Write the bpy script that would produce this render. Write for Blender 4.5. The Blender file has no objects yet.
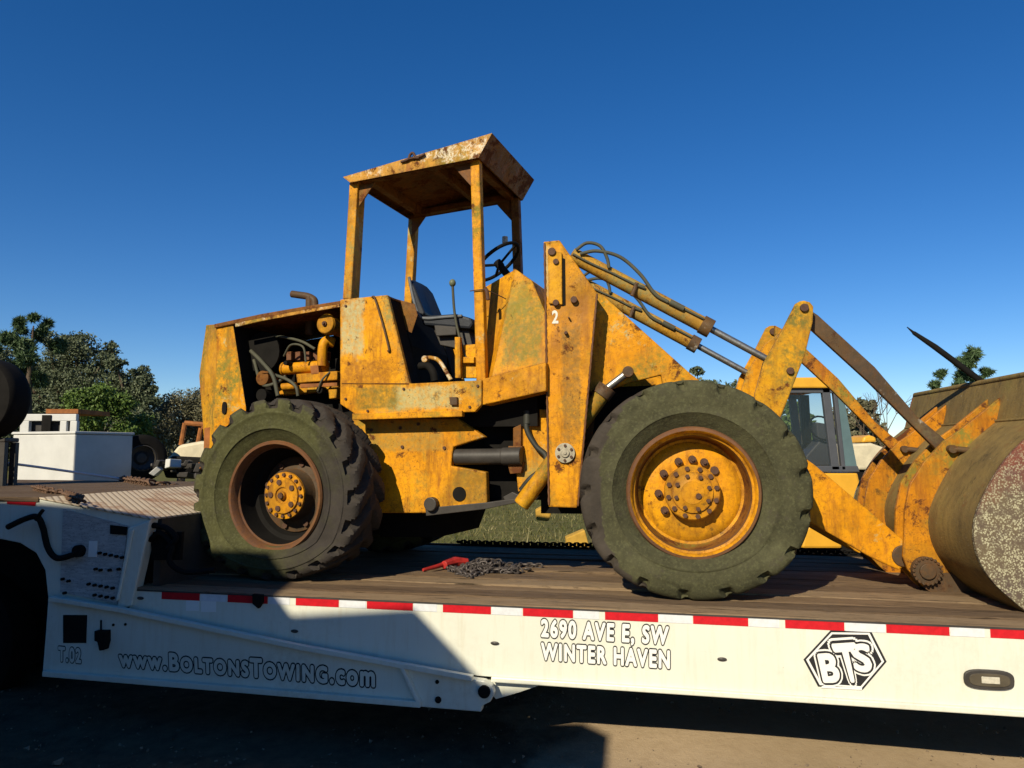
import bpy, bmesh, math, random
from mathutils import Vector, Matrix
import numpy as np
random.seed(7); rng = np.random.default_rng(7)
R_ = math.radians
C = bpy.context.scene.collection
S = bpy.context.scene

# ---------------------------------------------------------------- camera, sky, sun, exposure
FOC = 750.0; PIT = R_(5.03); CH = 1.75
cam = bpy.data.cameras.new('camera'); cam_o = bpy.data.objects.new('camera', cam); C.objects.link(cam_o)
cam.sensor_fit = 'HORIZONTAL'; cam.sensor_width = 36; cam.lens = 36 * FOC / 1024
cam.clip_start = .05; cam.clip_end = 6000
cam_o.location = (0, 0, CH); cam_o.rotation_euler = (math.pi / 2 + PIT, 0, 0)
S.camera = cam_o
SAZ, SEL = R_(61), R_(32)
SUN = Vector((math.cos(SAZ) * math.cos(SEL), math.sin(SAZ) * math.cos(SEL), -math.sin(SEL)))
W = bpy.data.worlds.new('World'); S.world = W; W.use_nodes = True
nt = W.node_tree; bg = nt.nodes['Background']
sky = nt.nodes.new('ShaderNodeTexSky'); sky.sky_type = 'NISHITA'; sky.sun_disc = False
sky.sun_elevation = SEL; sky.sun_rotation = math.atan2(-SUN.x, -SUN.y)
sky.air_density = 1.0; sky.dust_density = 0.0; sky.ozone_density = 4.0; sky.altitude = 1400
hs = nt.nodes.new('ShaderNodeHueSaturation'); hs.inputs['Saturation'].default_value = 1.29; hs.inputs['Hue'].default_value = .507
nt.links.new(sky.outputs[0], hs.inputs['Color']); nt.links.new(hs.outputs[0], bg.inputs['Color'])
bg.inputs['Strength'].default_value = 0.088
sl = bpy.data.lights.new('sun', 'SUN'); sl.energy = 5.0; sl.angle = R_(.53); sl.color = (1, .885, .67)
so = bpy.data.objects.new('sun', sl); C.objects.link(so)
so.rotation_euler = SUN.to_track_quat('-Z', 'Y').to_euler()
S.view_settings.view_transform = 'Standard'; S.view_settings.look = 'None'
S.view_settings.exposure = 0.3; S.view_settings.gamma = 1

# ---------------------------------------------------------------- frames
class Frame:
    def __init__(s, yaw, ox, oy):
        a = R_(yaw); s.yaw = a
        s.u = Vector((math.cos(a), -math.sin(a), 0)); s.v = Vector((math.sin(a), math.cos(a), 0)); s.o = Vector((ox, oy, 0))
    def W(s, u, v, z): return s.o + s.u * u + s.v * v + Vector((0, 0, z))
    def at(s, x, y, v):
        dx = (x - 512) / FOC; dz = -(y - 384) / FOC
        r = Vector((dx, math.cos(PIT) - dz * math.sin(PIT), math.sin(PIT) + dz * math.cos(PIT)))
        c = Vector((0, 0, CH)); t = (v - (c - s.o).dot(s.v)) / r.dot(s.v); p = c + r * t - s.o
        return p.dot(s.u), p.z
    def P(s, pts, v): return [s.at(x, y, v) for x, y in pts]
    def p3(s, x, y, v):
        u, z = s.at(x, y, v); return (u, v, z)
WF = Frame(0, 0, 0)                 # world, v = depth
FR = Frame(8, 1.094, 4.605)         # front half of the loader
RR = Frame(19.5, -1.66, 5.3)        # rear half
TR = Frame(12, -.07, 4.518)         # trailer
DZ = .84                            # deck height
VM = 1.95                           # near+far of rear half
VMF = 2.06                          # same of front half

# ---------------------------------------------------------------- materials
def mat(name, rough=.6, metal=0.0, spec=.4):
    m = bpy.data.materials.new(name); m.use_nodes = True
    b = m.node_tree.nodes['Principled BSDF']
    b.inputs['Roughness'].default_value = rough; b.inputs['Metallic'].default_value = metal
    b.inputs['Specular IOR Level'].default_value = spec
    return m, m.node_tree, b
def coords(nt, scale=(1, 1, 1), off=(0, 0, 0)):
    tc = nt.nodes.new('ShaderNodeTexCoord'); mp = nt.nodes.new('ShaderNodeMapping')
    mp.inputs['Scale'].default_value = scale; mp.inputs['Location'].default_value = off
    nt.links.new(tc.outputs['Object'], mp.inputs['Vector']); return mp.outputs[0]
def noise(nt, scale, detail=8, rough=.6, vec=None, dist=0):
    n = nt.nodes.new('ShaderNodeTexNoise'); n.inputs['Scale'].default_value = scale
    n.inputs['Detail'].default_value = detail; n.inputs['Roughness'].default_value = rough
    n.inputs['Distortion'].default_value = dist
    nt.links.new(vec if vec is not None else coords(nt), n.inputs['Vector']); return n.outputs['Fac']
def ramp(nt, fac, a, b, lo=0., hi=1.):
    r = nt.nodes.new('ShaderNodeMapRange'); r.inputs['From Min'].default_value = a; r.inputs['From Max'].default_value = b
    r.inputs['To Min'].default_value = lo; r.inputs['To Max'].default_value = hi; r.clamp = True
    nt.links.new(fac, r.inputs['Value']); return r.outputs[0]
def mth(nt, op, a, b=None):
    n = nt.nodes.new('ShaderNodeMath'); n.operation = op
    for i, q in enumerate((a, b)):
        if q is None: continue
        if isinstance(q, (int, float)): n.inputs[i].default_value = q
        else: nt.links.new(q, n.inputs[i])
    return n.outputs[0]
def mix(nt, fac, a, b):
    n = nt.nodes.new('ShaderNodeMix'); n.data_type = 'RGBA'
    if isinstance(fac, (int, float)): n.inputs[0].default_value = fac
    else: nt.links.new(fac, n.inputs[0])
    for i, q in ((6, a), (7, b)):
        if isinstance(q, tuple): n.inputs[i].default_value = (*q, 1)
        else: nt.links.new(q, n.inputs[i])
    return n.outputs[2]
def bump(nt, b, h, strength=.3, dist=.01):
    n = nt.nodes.new('ShaderNodeBump'); n.inputs['Strength'].default_value = strength; n.inputs['Distance'].default_value = dist
    nt.links.new(h, n.inputs['Height']); nt.links.new(n.outputs[0], b.inputs['Normal'])
def attr(nt, name):
    a = nt.nodes.new('ShaderNodeAttribute'); a.attribute_name = name; return a.outputs['Fac']

def paint(name, c1, c2, rust=.6, speck=.6, lichen=.62, fade=.72, off=0., lich_col=(.19, .165, .03), rust_col=(.10, .035, .012), fade_col=(.40, .34, .15), wash=1., patches=()):
    m, nt, b = mat(name, .55, 0, .12)
    o = (off, off * .7, off * 1.3)
    v = coords(nt, (1, 1, 1), o); vs = coords(nt, (3, 3, .6), o)
    col = mix(nt, ramp(nt, noise(nt, 2.3, 6, .6, v), .35, .65), c1, c2)
    col = mix(nt, ramp(nt, noise(nt, 1.6, 8, .7, coords(nt, (1, 1, .7), (o[0] + 4, 6, 2)), .3), .50, .64, 0, .66 * wash), col, (.21, .112, .014))
    col = mix(nt, ramp(nt, noise(nt, 5, 9, .72, coords(nt, (2.2, 2.2, .35), (o[0] + 1, 2, 7))), .515, .66, 0, .68 * wash), col, (.17, .065, .012))
    n2 = noise(nt, 24, 8, .78, v)
    col = mix(nt, ramp(nt, n2, .46, .66, 0, .55 * wash), col, (.27, .10, .012))
    col = mix(nt, ramp(nt, noise(nt, 48, 6, .8, coords(nt, (1, 1, .7), o)), .58, .68, 0, .6), col, (.09, .045, .012))
    lw = mth(nt, 'MULTIPLY', ramp(nt, noise(nt, 1.7, 9, .68, v, .4), lichen, lichen + .12), ramp(nt, noise(nt, 30, 8, .75, v), .38, .56))
    col = mix(nt, lw, col, lich_col)
    fw = mth(nt, 'MULTIPLY', ramp(nt, noise(nt, 2.6, 10, .75, coords(nt, (1, 1, 1), (o[0] + 7, 3, 1))), fade, fade + .05), ramp(nt, noise(nt, 45, 5, .7, v), .4, .55))
    col = mix(nt, fw, col, fade_col)
    st = ramp(nt, noise(nt, 4, 8, .65, vs), rust + .02, rust + .14, 0, .75 * wash)
    col = mix(nt, st, col, (.25, .085, .015))
    rs = ramp(nt, noise(nt, 5.5, 14, .78, v, .3), rust, rust + .05)
    for (cx, cy, cz, hx, hz, pc, ps) in patches:            # weathered areas with a place of their own on the panel
        sx = nt.nodes.new('ShaderNodeSeparateXYZ'); nt.links.new(coords(nt, (1, 1, 1), (-cx, -cy, -cz)), sx.inputs[0])
        dx = mth(nt, 'DIVIDE', mth(nt, 'ABSOLUTE', sx.outputs[0]), hx); dz = mth(nt, 'DIVIDE', mth(nt, 'ABSOLUTE', sx.outputs[2]), hz)
        dd = mth(nt, 'ADD', mth(nt, 'MAXIMUM', dx, dz), ramp(nt, noise(nt, 9, 10, .75, v), .2, .8, -.45, .45))
        pf = mth(nt, 'MULTIPLY', ramp(nt, dd, 1.05, .78), ramp(nt, noise(nt, 34, 8, .75, v), .36, .58, .25, 1))
        col = mix(nt, mth(nt, 'MULTIPLY', pf, ps), col, pc)
    rb = mth(nt, 'MULTIPLY', ramp(nt, noise(nt, 11, 10, .78, coords(nt, (1, 1, 1), (o[0] + 5, 1, 8)), .2), .56, .64, 0, .8), ramp(nt, noise(nt, 2.1, 5, .6, coords(nt, (1, 1, 1), (o[0], 4, 3))), .42, .6))
    col = mix(nt, rb, col, (.07, .045, .016))
    bv = nt.nodes.new('ShaderNodeBevel'); bv.samples = 4; bv.inputs['Radius'].default_value = .022
    ge = nt.nodes.new('ShaderNodeNewGeometry'); dp = nt.nodes.new('ShaderNodeVectorMath'); dp.operation = 'DOT_PRODUCT'
    nt.links.new(bv.outputs[0], dp.inputs[0]); nt.links.new(ge.outputs['Normal'], dp.inputs[1])
    ed = ramp(nt, dp.outputs['Value'], .985, .90); ed = mth(nt, 'MULTIPLY', ed, ramp(nt, noise(nt, 12, 8, .75, v), .42, .60, 0, .9))
    col = mix(nt, ed, col, (.12, .05, .016))
    col = mix(nt, rs, col, rust_col)
    sp = mth(nt, 'MULTIPLY', ramp(nt, noise(nt, 85, 5, .65, v), speck, speck + .06, 0, .85), ramp(nt, noise(nt, 3.7, 5, .6, coords(nt, (1, 1, 1), (o[0] + 2, 9, 4))), .42, .62))
    col = mix(nt, sp, col, (.06, .025, .012))
    nt.links.new(col, b.inputs['Base Color'])
    rr = mth(nt, 'MAXIMUM', rs, lw); nt.links.new(ramp(nt, rr, 0, 1, .48, .9), b.inputs['Roughness'])
    bump(nt, b, mth(nt, 'ADD', noise(nt, 40, 8, .7, v), mth(nt, 'MULTIPLY', rs, .6)), .35, .006)
    bn = [q for q in nt.nodes if q.type == 'BUMP'][0]; b2 = nt.nodes.new('ShaderNodeBump'); b2.inputs['Strength'].default_value = .5; b2.inputs['Distance'].default_value = .05
    nt.links.new(noise(nt, 3.2, 3, .5, v), b2.inputs['Height']); nt.links.new(b2.outputs[0], bn.inputs['Normal'])
    return m
YC1, YC2 = (.70, .315, .007), (.58, .235, .006)
YEL = paint('yellow_paint', YC1, YC2, .575, .60, .51, .60)
YEL2 = paint('yellow_paint_worn', (.68, .315, .008), (.56, .235, .007), .57, .585, .47, .56, 3.1, (.27, .225, .07))
YMOSS = paint('yellow_paint_mossy', (.60, .30, .009), (.50, .23, .009), .60, .62, .47, .70, 5.2, (.16, .135, .03))
YROOF = paint('yellow_paint_faded', (.55, .27, .03), (.45, .24, .05), .545, .58, .50, .50, 8.3, fade_col=(.62, .55, .40))
YBUCK = paint('orange_bracket_paint', (.56, .225, .009), (.42, .15, .009), .54, .57, .52, .70, 1.9)
YHUB = paint('hub_paint', (.70, .32, .008), (.60, .25, .008), .60, .60, .68, .80, 4.4)
YINN = paint('shaded_inner_paint', (.17, .075, .018), (.10, .042, .014), .52, .56, .6, .8, 9.)  # darkened copy of the yellow: shade painted in for undersides and inner faces
RUST = paint('rusty_steel', (.085, .058, .036), (.058, .042, .028), .58, .58, .60, .62, 2.7, (.12, .10, .05), (.06, .03, .016), (.30, .27, .22), .25)
RUSTR = paint('rusty_rim', (.15, .075, .045), (.10, .052, .032), .58, .60, .62, .75, 6.7, wash=.4)
def bucket_steel():
    m, nt, b = mat('mossy_bucket_steel', .85, 0, .2)
    v = coords(nt); vs = coords(nt, (6, 6, .7))
    col = mix(nt, ramp(nt, noise(nt, 2.2, 8, .7, v), .35, .65), (.25, .175, .058), (.155, .108, .042))
    col = mix(nt, ramp(nt, noise(nt, 4, 9, .7, vs), .45, .7, 0, .8), col, (.12, .085, .034))
    col = mix(nt, ramp(nt, noise(nt, 3, 8, .7, coords(nt, (1, 1, 1), (3, 1, 5))), .55, .72, 0, .7), col, (.21, .175, .05))
    col = mix(nt, ramp(nt, noise(nt, 5, 12, .8, coords(nt, (1, 1, 1), (8, 2, 5))), .56, .66, 0, .8), col, (.19, .075, .025))
    col = mix(nt, ramp(nt, noise(nt, 9, 12, .8, coords(nt, (1, 1, .6), (2, 6, 1))), .54, .66, 0, .75), col, (.055, .042, .022))
    col = mix(nt, ramp(nt, noise(nt, 34, 6, .7, v), .64, .70, 0, .7), col, (.36, .33, .24))
    nt.links.new(col, b.inputs['Base Color']); bump(nt, b, noise(nt, 50, 8, .75, v), .5, .01); return m
BUCK = bucket_steel()
def lichen_plate():
    m, nt, b = mat('lichen_spotted_plate', .85, 0, .2); v = coords(nt)
    col = mix(nt, ramp(nt, noise(nt, 3, 8, .7, v), .4, .6), (.085, .062, .055), (.13, .10, .06))
    tc = coords(nt); z = nt.nodes.new('ShaderNodeSeparateXYZ'); nt.links.new(tc, z.inputs[0])
    zz = mth(nt, 'ADD', z.outputs[2], ramp(nt, noise(nt, 4, 6, .7, v), 0, 1, -.35, .35))
    col = mix(nt, mth(nt, 'MULTIPLY', ramp(nt, zz, .62, .9), .85), col, (.20, .055, .03))
    n = nt.nodes.new('ShaderNodeTexVoronoi'); n.inputs['Scale'].default_value = 98; nt.links.new(v, n.inputs['Vector'])
    w = mth(nt, 'MULTIPLY', ramp(nt, n.outputs['Distance'], .60, .32), ramp(nt, noise(nt, 24, 6, .75, v), .42, .54))
    w = mth(nt, 'MULTIPLY', w, ramp(nt, zz, .95, .6, .3, 1))
    col = mix(nt, w, col, (.40, .38, .25))
    nt.links.new(col, b.inputs['Base Color']); bump(nt, b, noise(nt, 60, 6, .7, v), .4, .008); return m
LICH = lichen_plate()
def patch(fr, x0, x1, y0, y1, v, pc, ps):                 # rectangle on a panel -> centre and half size in the loader's own axes
    (ua, za), (ub, zb) = fr.at(x0, y0, v), fr.at(x1, y1, v)
    m = Matrix.Translation(RR.W(0, .95, DZ)) @ Matrix.Rotation(-RR.yaw, 4, 'Z')
    p = m.inverted() @ fr.W((ua + ub) / 2, v, (za + zb) / 2)
    return (p.x, p.y, p.z, abs(ub - ua) / 2, abs(za - zb) / 2, pc, ps)
YSIDE = paint('weathered_side_panel', (.70, .32, .008), (.58, .24, .007), .57, .585, .53, .60, 3.1, (.27, .225, .07), patches=(
    patch(RR, 340, 394, 360, 386, .42, (.23, .09, .015), .7), patch(RR, 341, 364, 300, 356, .42, (.42, .38, .19), .95), patch(RR, 354, 402, 386, 409, .42, (.17, .125, .022), .9), patch(RR, 396, 458, 386, 409, .42, (.40, .36, .16), .9)))
YCOWL = paint('weathered_cowl', (.62, .29, .008), (.50, .215, .008), .59, .60, .55, .66, 5.2, (.17, .14, .03), patches=(
    patch(RR, 502, 544, 296, 366, .58, (.17, .145, .024), .92), patch(RR, 506, 528, 280, 320, .62, (.22, .18, .03), .8)))
YTOWER = paint('weathered_tower', (.68, .30, .008), (.56, .225, .008), .575, .59, .54, .62, 2.1, patches=(
    patch(FR, 550, 592, 296, 350, .44, (.33, .14, .025), .75), patch(FR, 562, 582, 320, 440, .44, (.20, .12, .03), .75), patch(FR, 545, 552, 242, 300, .44, (.45, .36, .16), .8)))
YCHAS = paint('weathered_chassis', (.68, .30, .008), (.56, .225, .008), .57, .585, .50, .62, 7.1, patches=(
    patch(RR, 362, 446, 420, 452, .56, (.30, .20, .045), .75), patch(RR, 452, 490, 468, 505, .56, (.20, .12, .02), .8)))
def tyre_mat(name, moss, brown):
    m, nt, b = mat(name, .85, 0, .25); v = coords(nt)
    a = attr(nt, 'moss')
    rub = mix(nt, ramp(nt, noise(nt, 6, 8, .7, v), .35, .65), brown, tuple(q * .6 for q in brown))
    mo = mix(nt, ramp(nt, noise(nt, 4, 11, .78, v), .38, .62), moss, tuple(q * .5 for q in moss)); mo = mix(nt, ramp(nt, noise(nt, 9, 10, .78, v), .56, .68, 0, .7), mo, brown)
    mo = mix(nt, ramp(nt, noise(nt, 55, 5, .7, v), .5, .65, 0, .5), mo, (.105, .108, .05))
    f = ramp(nt, mth(nt, 'ADD', a, ramp(nt, noise(nt, 5, 9, .7, v), 0, 1, -.45, .45)), .3, .7)
    col = mix(nt, f, rub, mo)
    nt.links.new(col, b.inputs['Base Color']); bump(nt, b, mth(nt, 'ADD', noise(nt, 60, 9, .75, v), mth(nt, 'MULTIPLY', noise(nt, 14, 9, .8, v), 1.2)), .55, .008); return m
TYF = tyre_mat('mossy_tyre_rubber', (.072, .070, .034), (.056, .046, .036))
TYR = tyre_mat('weathered_tyre_rubber', (.074, .074, .026), (.044, .037, .031))
def plain(name, c, rough=.6, metal=0., var=.35, sc=8, bmp=.2, spec=.3):
    m, nt, b = mat(name, rough, metal, spec); v = coords(nt)
    col = mix(nt, ramp(nt, noise(nt, sc, 8, .7, v), .35, .65), c, tuple(q * (1 - var) for q in c))
    nt.links.new(col, b.inputs['Base Color'])
    if bmp: bump(nt, b, noise(nt, sc * 6, 6, .7, v), bmp, .004)
    return m
BLK = plain('black_grease_and_shade', (.011, .010, .009), .8, 0, .35, 8, .2, .1)  # greasy and black parts; also painted shade in recesses and cab interior
DARK = plain('dark_steel', (.05, .045, .04), .5)
HOSE = plain('rubber_hose', (.035, .036, .028), .6)
HOSEG = plain('weathered_hose', (.075, .075, .05), .7)
CHROME = plain('worn_chrome', (.40, .39, .35), .38, .85, .4, 30)
SEATM = plain('black_vinyl', (.022, .026, .034), .45, 0, .3, 12)
SEATE = plain('grey_seat_edge', (.12, .13, .14), .5)
LAMPRED = plain('red_paint', (.42, .03, .025), .5, 0, .4, 20)
CHAINM = plain('rusty_chain_steel', (.10, .085, .08), .55, .3, .5, 40)
CHAINR = plain('brown_chain_steel', (.15, .085, .05), .7, .1, .5, 40)
BOLT = plain('rusty_bolt', (.10, .05, .03), .7, .1, .4, 40)
CAPM = plain('pale_grey_cap', (.42, .38, .28), .6, 0, .4, 30)
WHITEN = plain('white_stencil', (.7, .68, .6), .7, 0, .2, 40)
def white_trailer():
    m, nt, b = mat('white_trailer_paint', .38, 0, .5); v = coords(nt); vs = coords(nt, (8, 8, .8))
    col = mix(nt, ramp(nt, noise(nt, 1.5, 6, .6, v), .3, .7), (.66, .67, .575), (.60, .61, .52))
    col = mix(nt, ramp(nt, noise(nt, 3, 8, .7, vs), .5, .75, 0, .5), col, (.54, .48, .35))
    col = mix(nt, ramp(nt, noise(nt, 9, 12, .8, v), .66, .70, 0, .6), col, (.30, .22, .14))
    col = mix(nt, ramp(nt, noise(nt, 60, 3, .6, v), .72, .76, 0, .5), col, (.2, .17, .13))
    col = mix(nt, ramp(nt, noise(nt, 2.5, 9, .8, coords(nt, (1.3, 1, 16), (3, 1, 2))), .63, .70, 0, .4), col, (.33, .31, .26))
    col = mix(nt, mth(nt, 'MULTIPLY', ramp(nt, noise(nt, 1.3, 8, .7, coords(nt, (1, 1, 1), (6, 2, 9))), .5, .7), ramp(nt, noise(nt, 30, 6, .75, v), .4, .65, 0, .5)), col, (.40, .36, .27))
    nt.links.new(col, b.inputs['Base Color']); bump(nt, b, noise(nt, 2.2, 4, .5, v), .12, .05); return m
WHT = white_trailer()
TXW = plain('white_lettering', (.74, .74, .70), .4, 0, .05, 20, 0)
TXB = plain('black_lettering', (.018, .018, .02), .5, 0, .2, 20, 0)
TREDM = plain('red_reflective_tape', (.55, .012, .02), .35, 0, .25, 30, 0)
TWHM = plain('white_reflective_tape', (.66, .68, .70), .35, 0, .15, 30, 0)
def wood():
    m, nt, b = mat('weathered_deck_boards', .85, 0, .2)
    vs = coords(nt, (1.3, 16, 16), (1, 2, 3)); v = coords(nt); vb = coords(nt, (.22, 3.6, 0.01))
    col = mix(nt, ramp(nt, noise(nt, 3, 10, .75, vs), .3, .7), (.25, .165, .092), (.085, .053, .030))
    col = mix(nt, ramp(nt, noise(nt, 1, 3, .5, vb), .42, .58, 0, .4), col, (.27, .195, .12))
    col = mix(nt, ramp(nt, attr(nt, 'tone'), .3, 1, 0, .65), col, (.31, .225, .135))
    col = mix(nt, ramp(nt, attr(nt, 'tone'), .35, 0, 0, .55), col, (.075, .05, .032))
    col = mix(nt, ramp(nt, noise(nt, 4, 12, .82, coords(nt, (1.6, 7, 7), (9, 5, 3))), .53, .66, 0, .85), col, (.055, .036, .022))
    col = mix(nt, ramp(nt, noise(nt, 3, 12, .8, coords(nt, (.7, 5, 5), (4, 8, 1))), .62, .68, 0, .55), col, (.42, .34, .25))
    cr = ramp(nt, noise(nt, 2.2, 6, .6, coords(nt, (1.1, 24, 24), (2, 7, 4)), .6), .60, .66, 0, .9)
    col = mix(nt, cr, col, (.028, .019, .012))
    nt.links.new(col, b.inputs['Base Color']); bump(nt, b, mth(nt, 'SUBTRACT', noise(nt, 4, 10, .75, vs), cr), .8, .012); return m
WOOD = wood()
def tread():
    m, nt, b = mat('tread_plate', .7, 0); v = coords(nt)
    wv = nt.nodes.new('ShaderNodeTexWave'); wv.wave_type = 'BANDS'; wv.bands_direction = 'DIAGONAL'; wv.inputs['Scale'].default_value = 11
    nt.links.new(coords(nt), wv.inputs['Vector'])
    f = ramp(nt, wv.outputs['Fac'], .08, .35)
    col = mix(nt, f, (.26, .20, .125), (.55, .46, .33))
    col = mix(nt, ramp(nt, noise(nt, 2.2, 10, .75, v), .5, .64, 0, .9), col, (.26, .12, .05))
    nt.links.new(col, b.inputs['Base Color']); bump(nt, b, wv.outputs['Fac'], .15, .006); return m
TREAD = tread()
def ground_mat():
    m, nt, b = mat('dirt', .95, 0, .1); v = coords(nt)
    col = mix(nt, ramp(nt, noise(nt, .8, 9, .65, v), .35, .65), (.41, .31, .20), (.34, .255, .155))
    col = mix(nt, ramp(nt, noise(nt, 14, 9, .75, v), .45, .7, 0, .5), col, (.28, .20, .12))
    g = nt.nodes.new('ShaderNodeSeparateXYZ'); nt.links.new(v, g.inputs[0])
    shade_mud = mix(nt, ramp(nt, noise(nt, 7, 9, .75, v), .4, .65), (.125, .085, .050), (.060, .043, .028))
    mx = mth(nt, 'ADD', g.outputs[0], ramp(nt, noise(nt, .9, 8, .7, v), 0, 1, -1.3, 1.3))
    col = mix(nt, ramp(nt, mx, .45, -.1), col, shade_mud)  # left ground darkened: shade painted into the dirt colour, with dark clods
    yy = mth(nt, 'ADD', g.outputs[1], ramp(nt, noise(nt, .5, 6, .6, v), 0, 1, -2, 2))
    gr = mix(nt, ramp(nt, noise(nt, 3, 8, .7, v), .35, .65), (.075, .085, .02), (.14, .12, .045))
    col = mix(nt, ramp(nt, yy, 8.5, 10.5), col, gr)
    nt.links.new(col, b.inputs['Base Color']); bump(nt, b, mth(nt, 'ADD', noise(nt, 6, 8, .7, v), mth(nt, 'MULTIPLY', noise(nt, 60, 6, .7, v), .5)), .6, .012); return m
def leaf(name, c, c2, rough=.6):
    m, nt, b = mat(name, rough, 0, .3); a = attr(nt, 'tone')
    col = mix(nt, a, c, c2); nt.links.new(col, b.inputs['Base Color'])
    b.inputs['Subsurface Weight'].default_value = 0
    return m
BARK = plain('bark', (.11, .08, .055), .9, 0, .4, 6)
GRASSM = leaf('grass_blades', (.065, .075, .018), (.19, .165, .065))
OAKM = leaf('oak_leaves', (.048, .062, .030), (.125, .15, .08))
LIMEM = leaf('bright_leaves', (.055, .098, .016), (.11, .17, .03))
PINEM = leaf('pine_needles', (.030, .058, .020), (.075, .120, .045))
DRYM = leaf('olive_brush', (.075, .075, .040), (.16, .15, .085))
def glass():
    m, nt, b = mat('cab_glass', .05); b.inputs['Base Color'].default_value = (.04, .06, .07, 1)
    b.inputs['Alpha'].default_value = .22; return m
GLASS = glass()
YNEW = plain('clean_yellow_paint', (.70, .36, .03), .4, 0, .15, 4)
CABG = plain('grey_cab_frame', (.075, .08, .09), .5, 0, .2, 6)
WHT2 = plain('plain_white_paint', (.56, .56, .53), .5, 0, .12, 3)
CREAM = plain('cream_paint', (.62, .55, .38), .6, 0, .25, 5)
RUSTO = plain('orange_rust', (.33, .12, .03), .8, 0, .5, 8)
LENS = plain('clear_lens', (.55, .52, .42), .15, 0, .3, 60)

# ---------------------------------------------------------------- mesh builder
class MB:
    def __init__(s, fr=WF): s.v = []; s.f = []; s.fr = fr; s.mi = []; s.cur = 0; s.at = []
    def add(s, vs, fs, world=False):
        o = len(s.v)
        s.v += [Vector(p) if world else s.fr.W(*p) for p in vs]
        s.f += [tuple(i + o for i in f) for f in fs]; s.mi += [s.cur] * len(fs); return s
    def box(s, u0, u1, v0, v1, z0, z1):
        p = [(u, v, z) for z in (z0, z1) for v in (v0, v1) for u in (u0, u1)]
        return s.add(p, [(0, 2, 3, 1), (4, 5, 7, 6), (0, 1, 5, 4), (1, 3, 7, 5), (3, 2, 6, 7), (2, 0, 4, 6)])
    def prism(s, pts, v0, v1):
        n = len(pts)
        return s.add([(u, v0, z) for u, z in pts] + [(u, v1, z) for u, z in pts],
                     [tuple(range(n))[::-1], tuple(range(n, 2 * n))] + [(i, (i + 1) % n, n + (i + 1) % n, n + i) for i in range(n)])
    def pp(s, px, v0, v1, vp=None):                      # traced profile, real thickness
        return s.prism(s.fr.P(px, v0 if vp is None else vp), v0, v1)
    def tube(s, pts, r, n=10, world=False, cap=True):
        P = [Vector(p) if world else s.fr.W(*p) for p in pts]; k = len(P)
        rs = r if isinstance(r, (list, tuple)) else [r] * k
        vs = []; prev = None
        for i in range(k):
            t = (P[min(i + 1, k - 1)] - P[max(i - 1, 0)]).normalized()
            if prev is None: a = t.orthogonal().normalized()
            else:
                a = prev - t * prev.dot(t); a = a.normalized() if a.length > 1e-6 else t.orthogonal().normalized()
            prev = a; b = t.cross(a)
            vs += [P[i] + (a * math.cos(2 * math.pi * j / n) + b * math.sin(2 * math.pi * j / n)) * rs[i] for j in range(n)]
        fs = [(i * n + j, i * n + (j + 1) % n, (i + 1) * n + (j + 1) % n, (i + 1) * n + j) for i in range(k - 1) for j in range(n)]
        if cap: fs += [tuple(range(n))[::-1], tuple(range((k - 1) * n, k * n))]
        return s.add(vs, fs, True)
    def curve(s, pts, r, n=8, sub=8):                    # smooth tube through points (Catmull-Rom)
        P = [Vector(p) for p in pts]; P = [P[0] * 2 - P[1]] + P + [P[-1] * 2 - P[-2]]; out = []
        for i in range(1, len(P) - 2):
            for q in range(sub):
                t = q / sub; a, b, c, d = P[i - 1:i + 3]
                out.append(.5 * ((2 * b) + (c - a) * t + (2 * a - 5 * b + 4 * c - d) * t * t + (3 * b - a - 3 * c + d) * t ** 3))
        out.append(P[-2]); return s.tube(out, r, n)
    def cyl(s, u, z, r, v0, v1, n=24, r1=None):          # axis along v
        r1 = r if r1 is None else r1
        a = [(u + r * math.cos(2 * math.pi * i / n), v0, z + r * math.sin(2 * math.pi * i / n)) for i in range(n)]
        b = [(u + r1 * math.cos(2 * math.pi * i / n), v1, z + r1 * math.sin(2 * math.pi * i / n)) for i in range(n)]
        return s.add(a + b, [tuple(range(n))[::-1], tuple(range(n, 2 * n))] + [(i, (i + 1) % n, n + (i + 1) % n, n + i) for i in range(n)])
    def build(s, name, m, parent=None, bevel=0., smooth=None):
        inv = ROOTM.get(root_of(parent).name).inverted() if parent is not None else None
        me = bpy.data.meshes.new(name)
        me.from_pydata([tuple(inv @ p if inv is not None else p) for p in s.v], [], s.f)
        for q in (m if isinstance(m, list) else [m]): me.materials.append(q)
        if isinstance(m, list): me.polygons.foreach_set('material_index', s.mi)
        bm = bmesh.new(); bm.from_mesh(me); bmesh.ops.recalc_face_normals(bm, faces=bm.faces); bm.to_mesh(me); bm.free()
        if smooth is not None:
            me.polygons.foreach_set('use_smooth', [True] * len(me.polygons)); me.set_sharp_from_angle(angle=R_(smooth))
        o = bpy.data.objects.new(name, me); C.objects.link(o)
        if parent is not None: o.parent = parent
        if bevel:
            b = o.modifiers.new('bevel', 'BEVEL'); b.width = bevel; b.segments = 2; b.limit_method = 'ANGLE'; b.angle_limit = R_(40)
        return o
ROOTM = {}
def root_of(o):
    while o.parent: o = o.parent
    return o
def tag(o, label, cat, group=None, kind=None):
    if label: o['label'] = label
    if cat: o['category'] = cat
    if group: o['group'] = group
    if kind: o['kind'] = kind
    return o
def thing(name, label, cat, fr, u, v, z, group=None):
    o = bpy.data.objects.new(name, None); C.objects.link(o); o.empty_display_size = .2
    p = fr.W(u, v, z); o.location = p; o.rotation_euler = (0, 0, -fr.yaw)
    ROOTM[o.name] = Matrix.Translation(p) @ Matrix.Rotation(-fr.yaw, 4, 'Z')
    return tag(o, label, cat, group)
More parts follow.
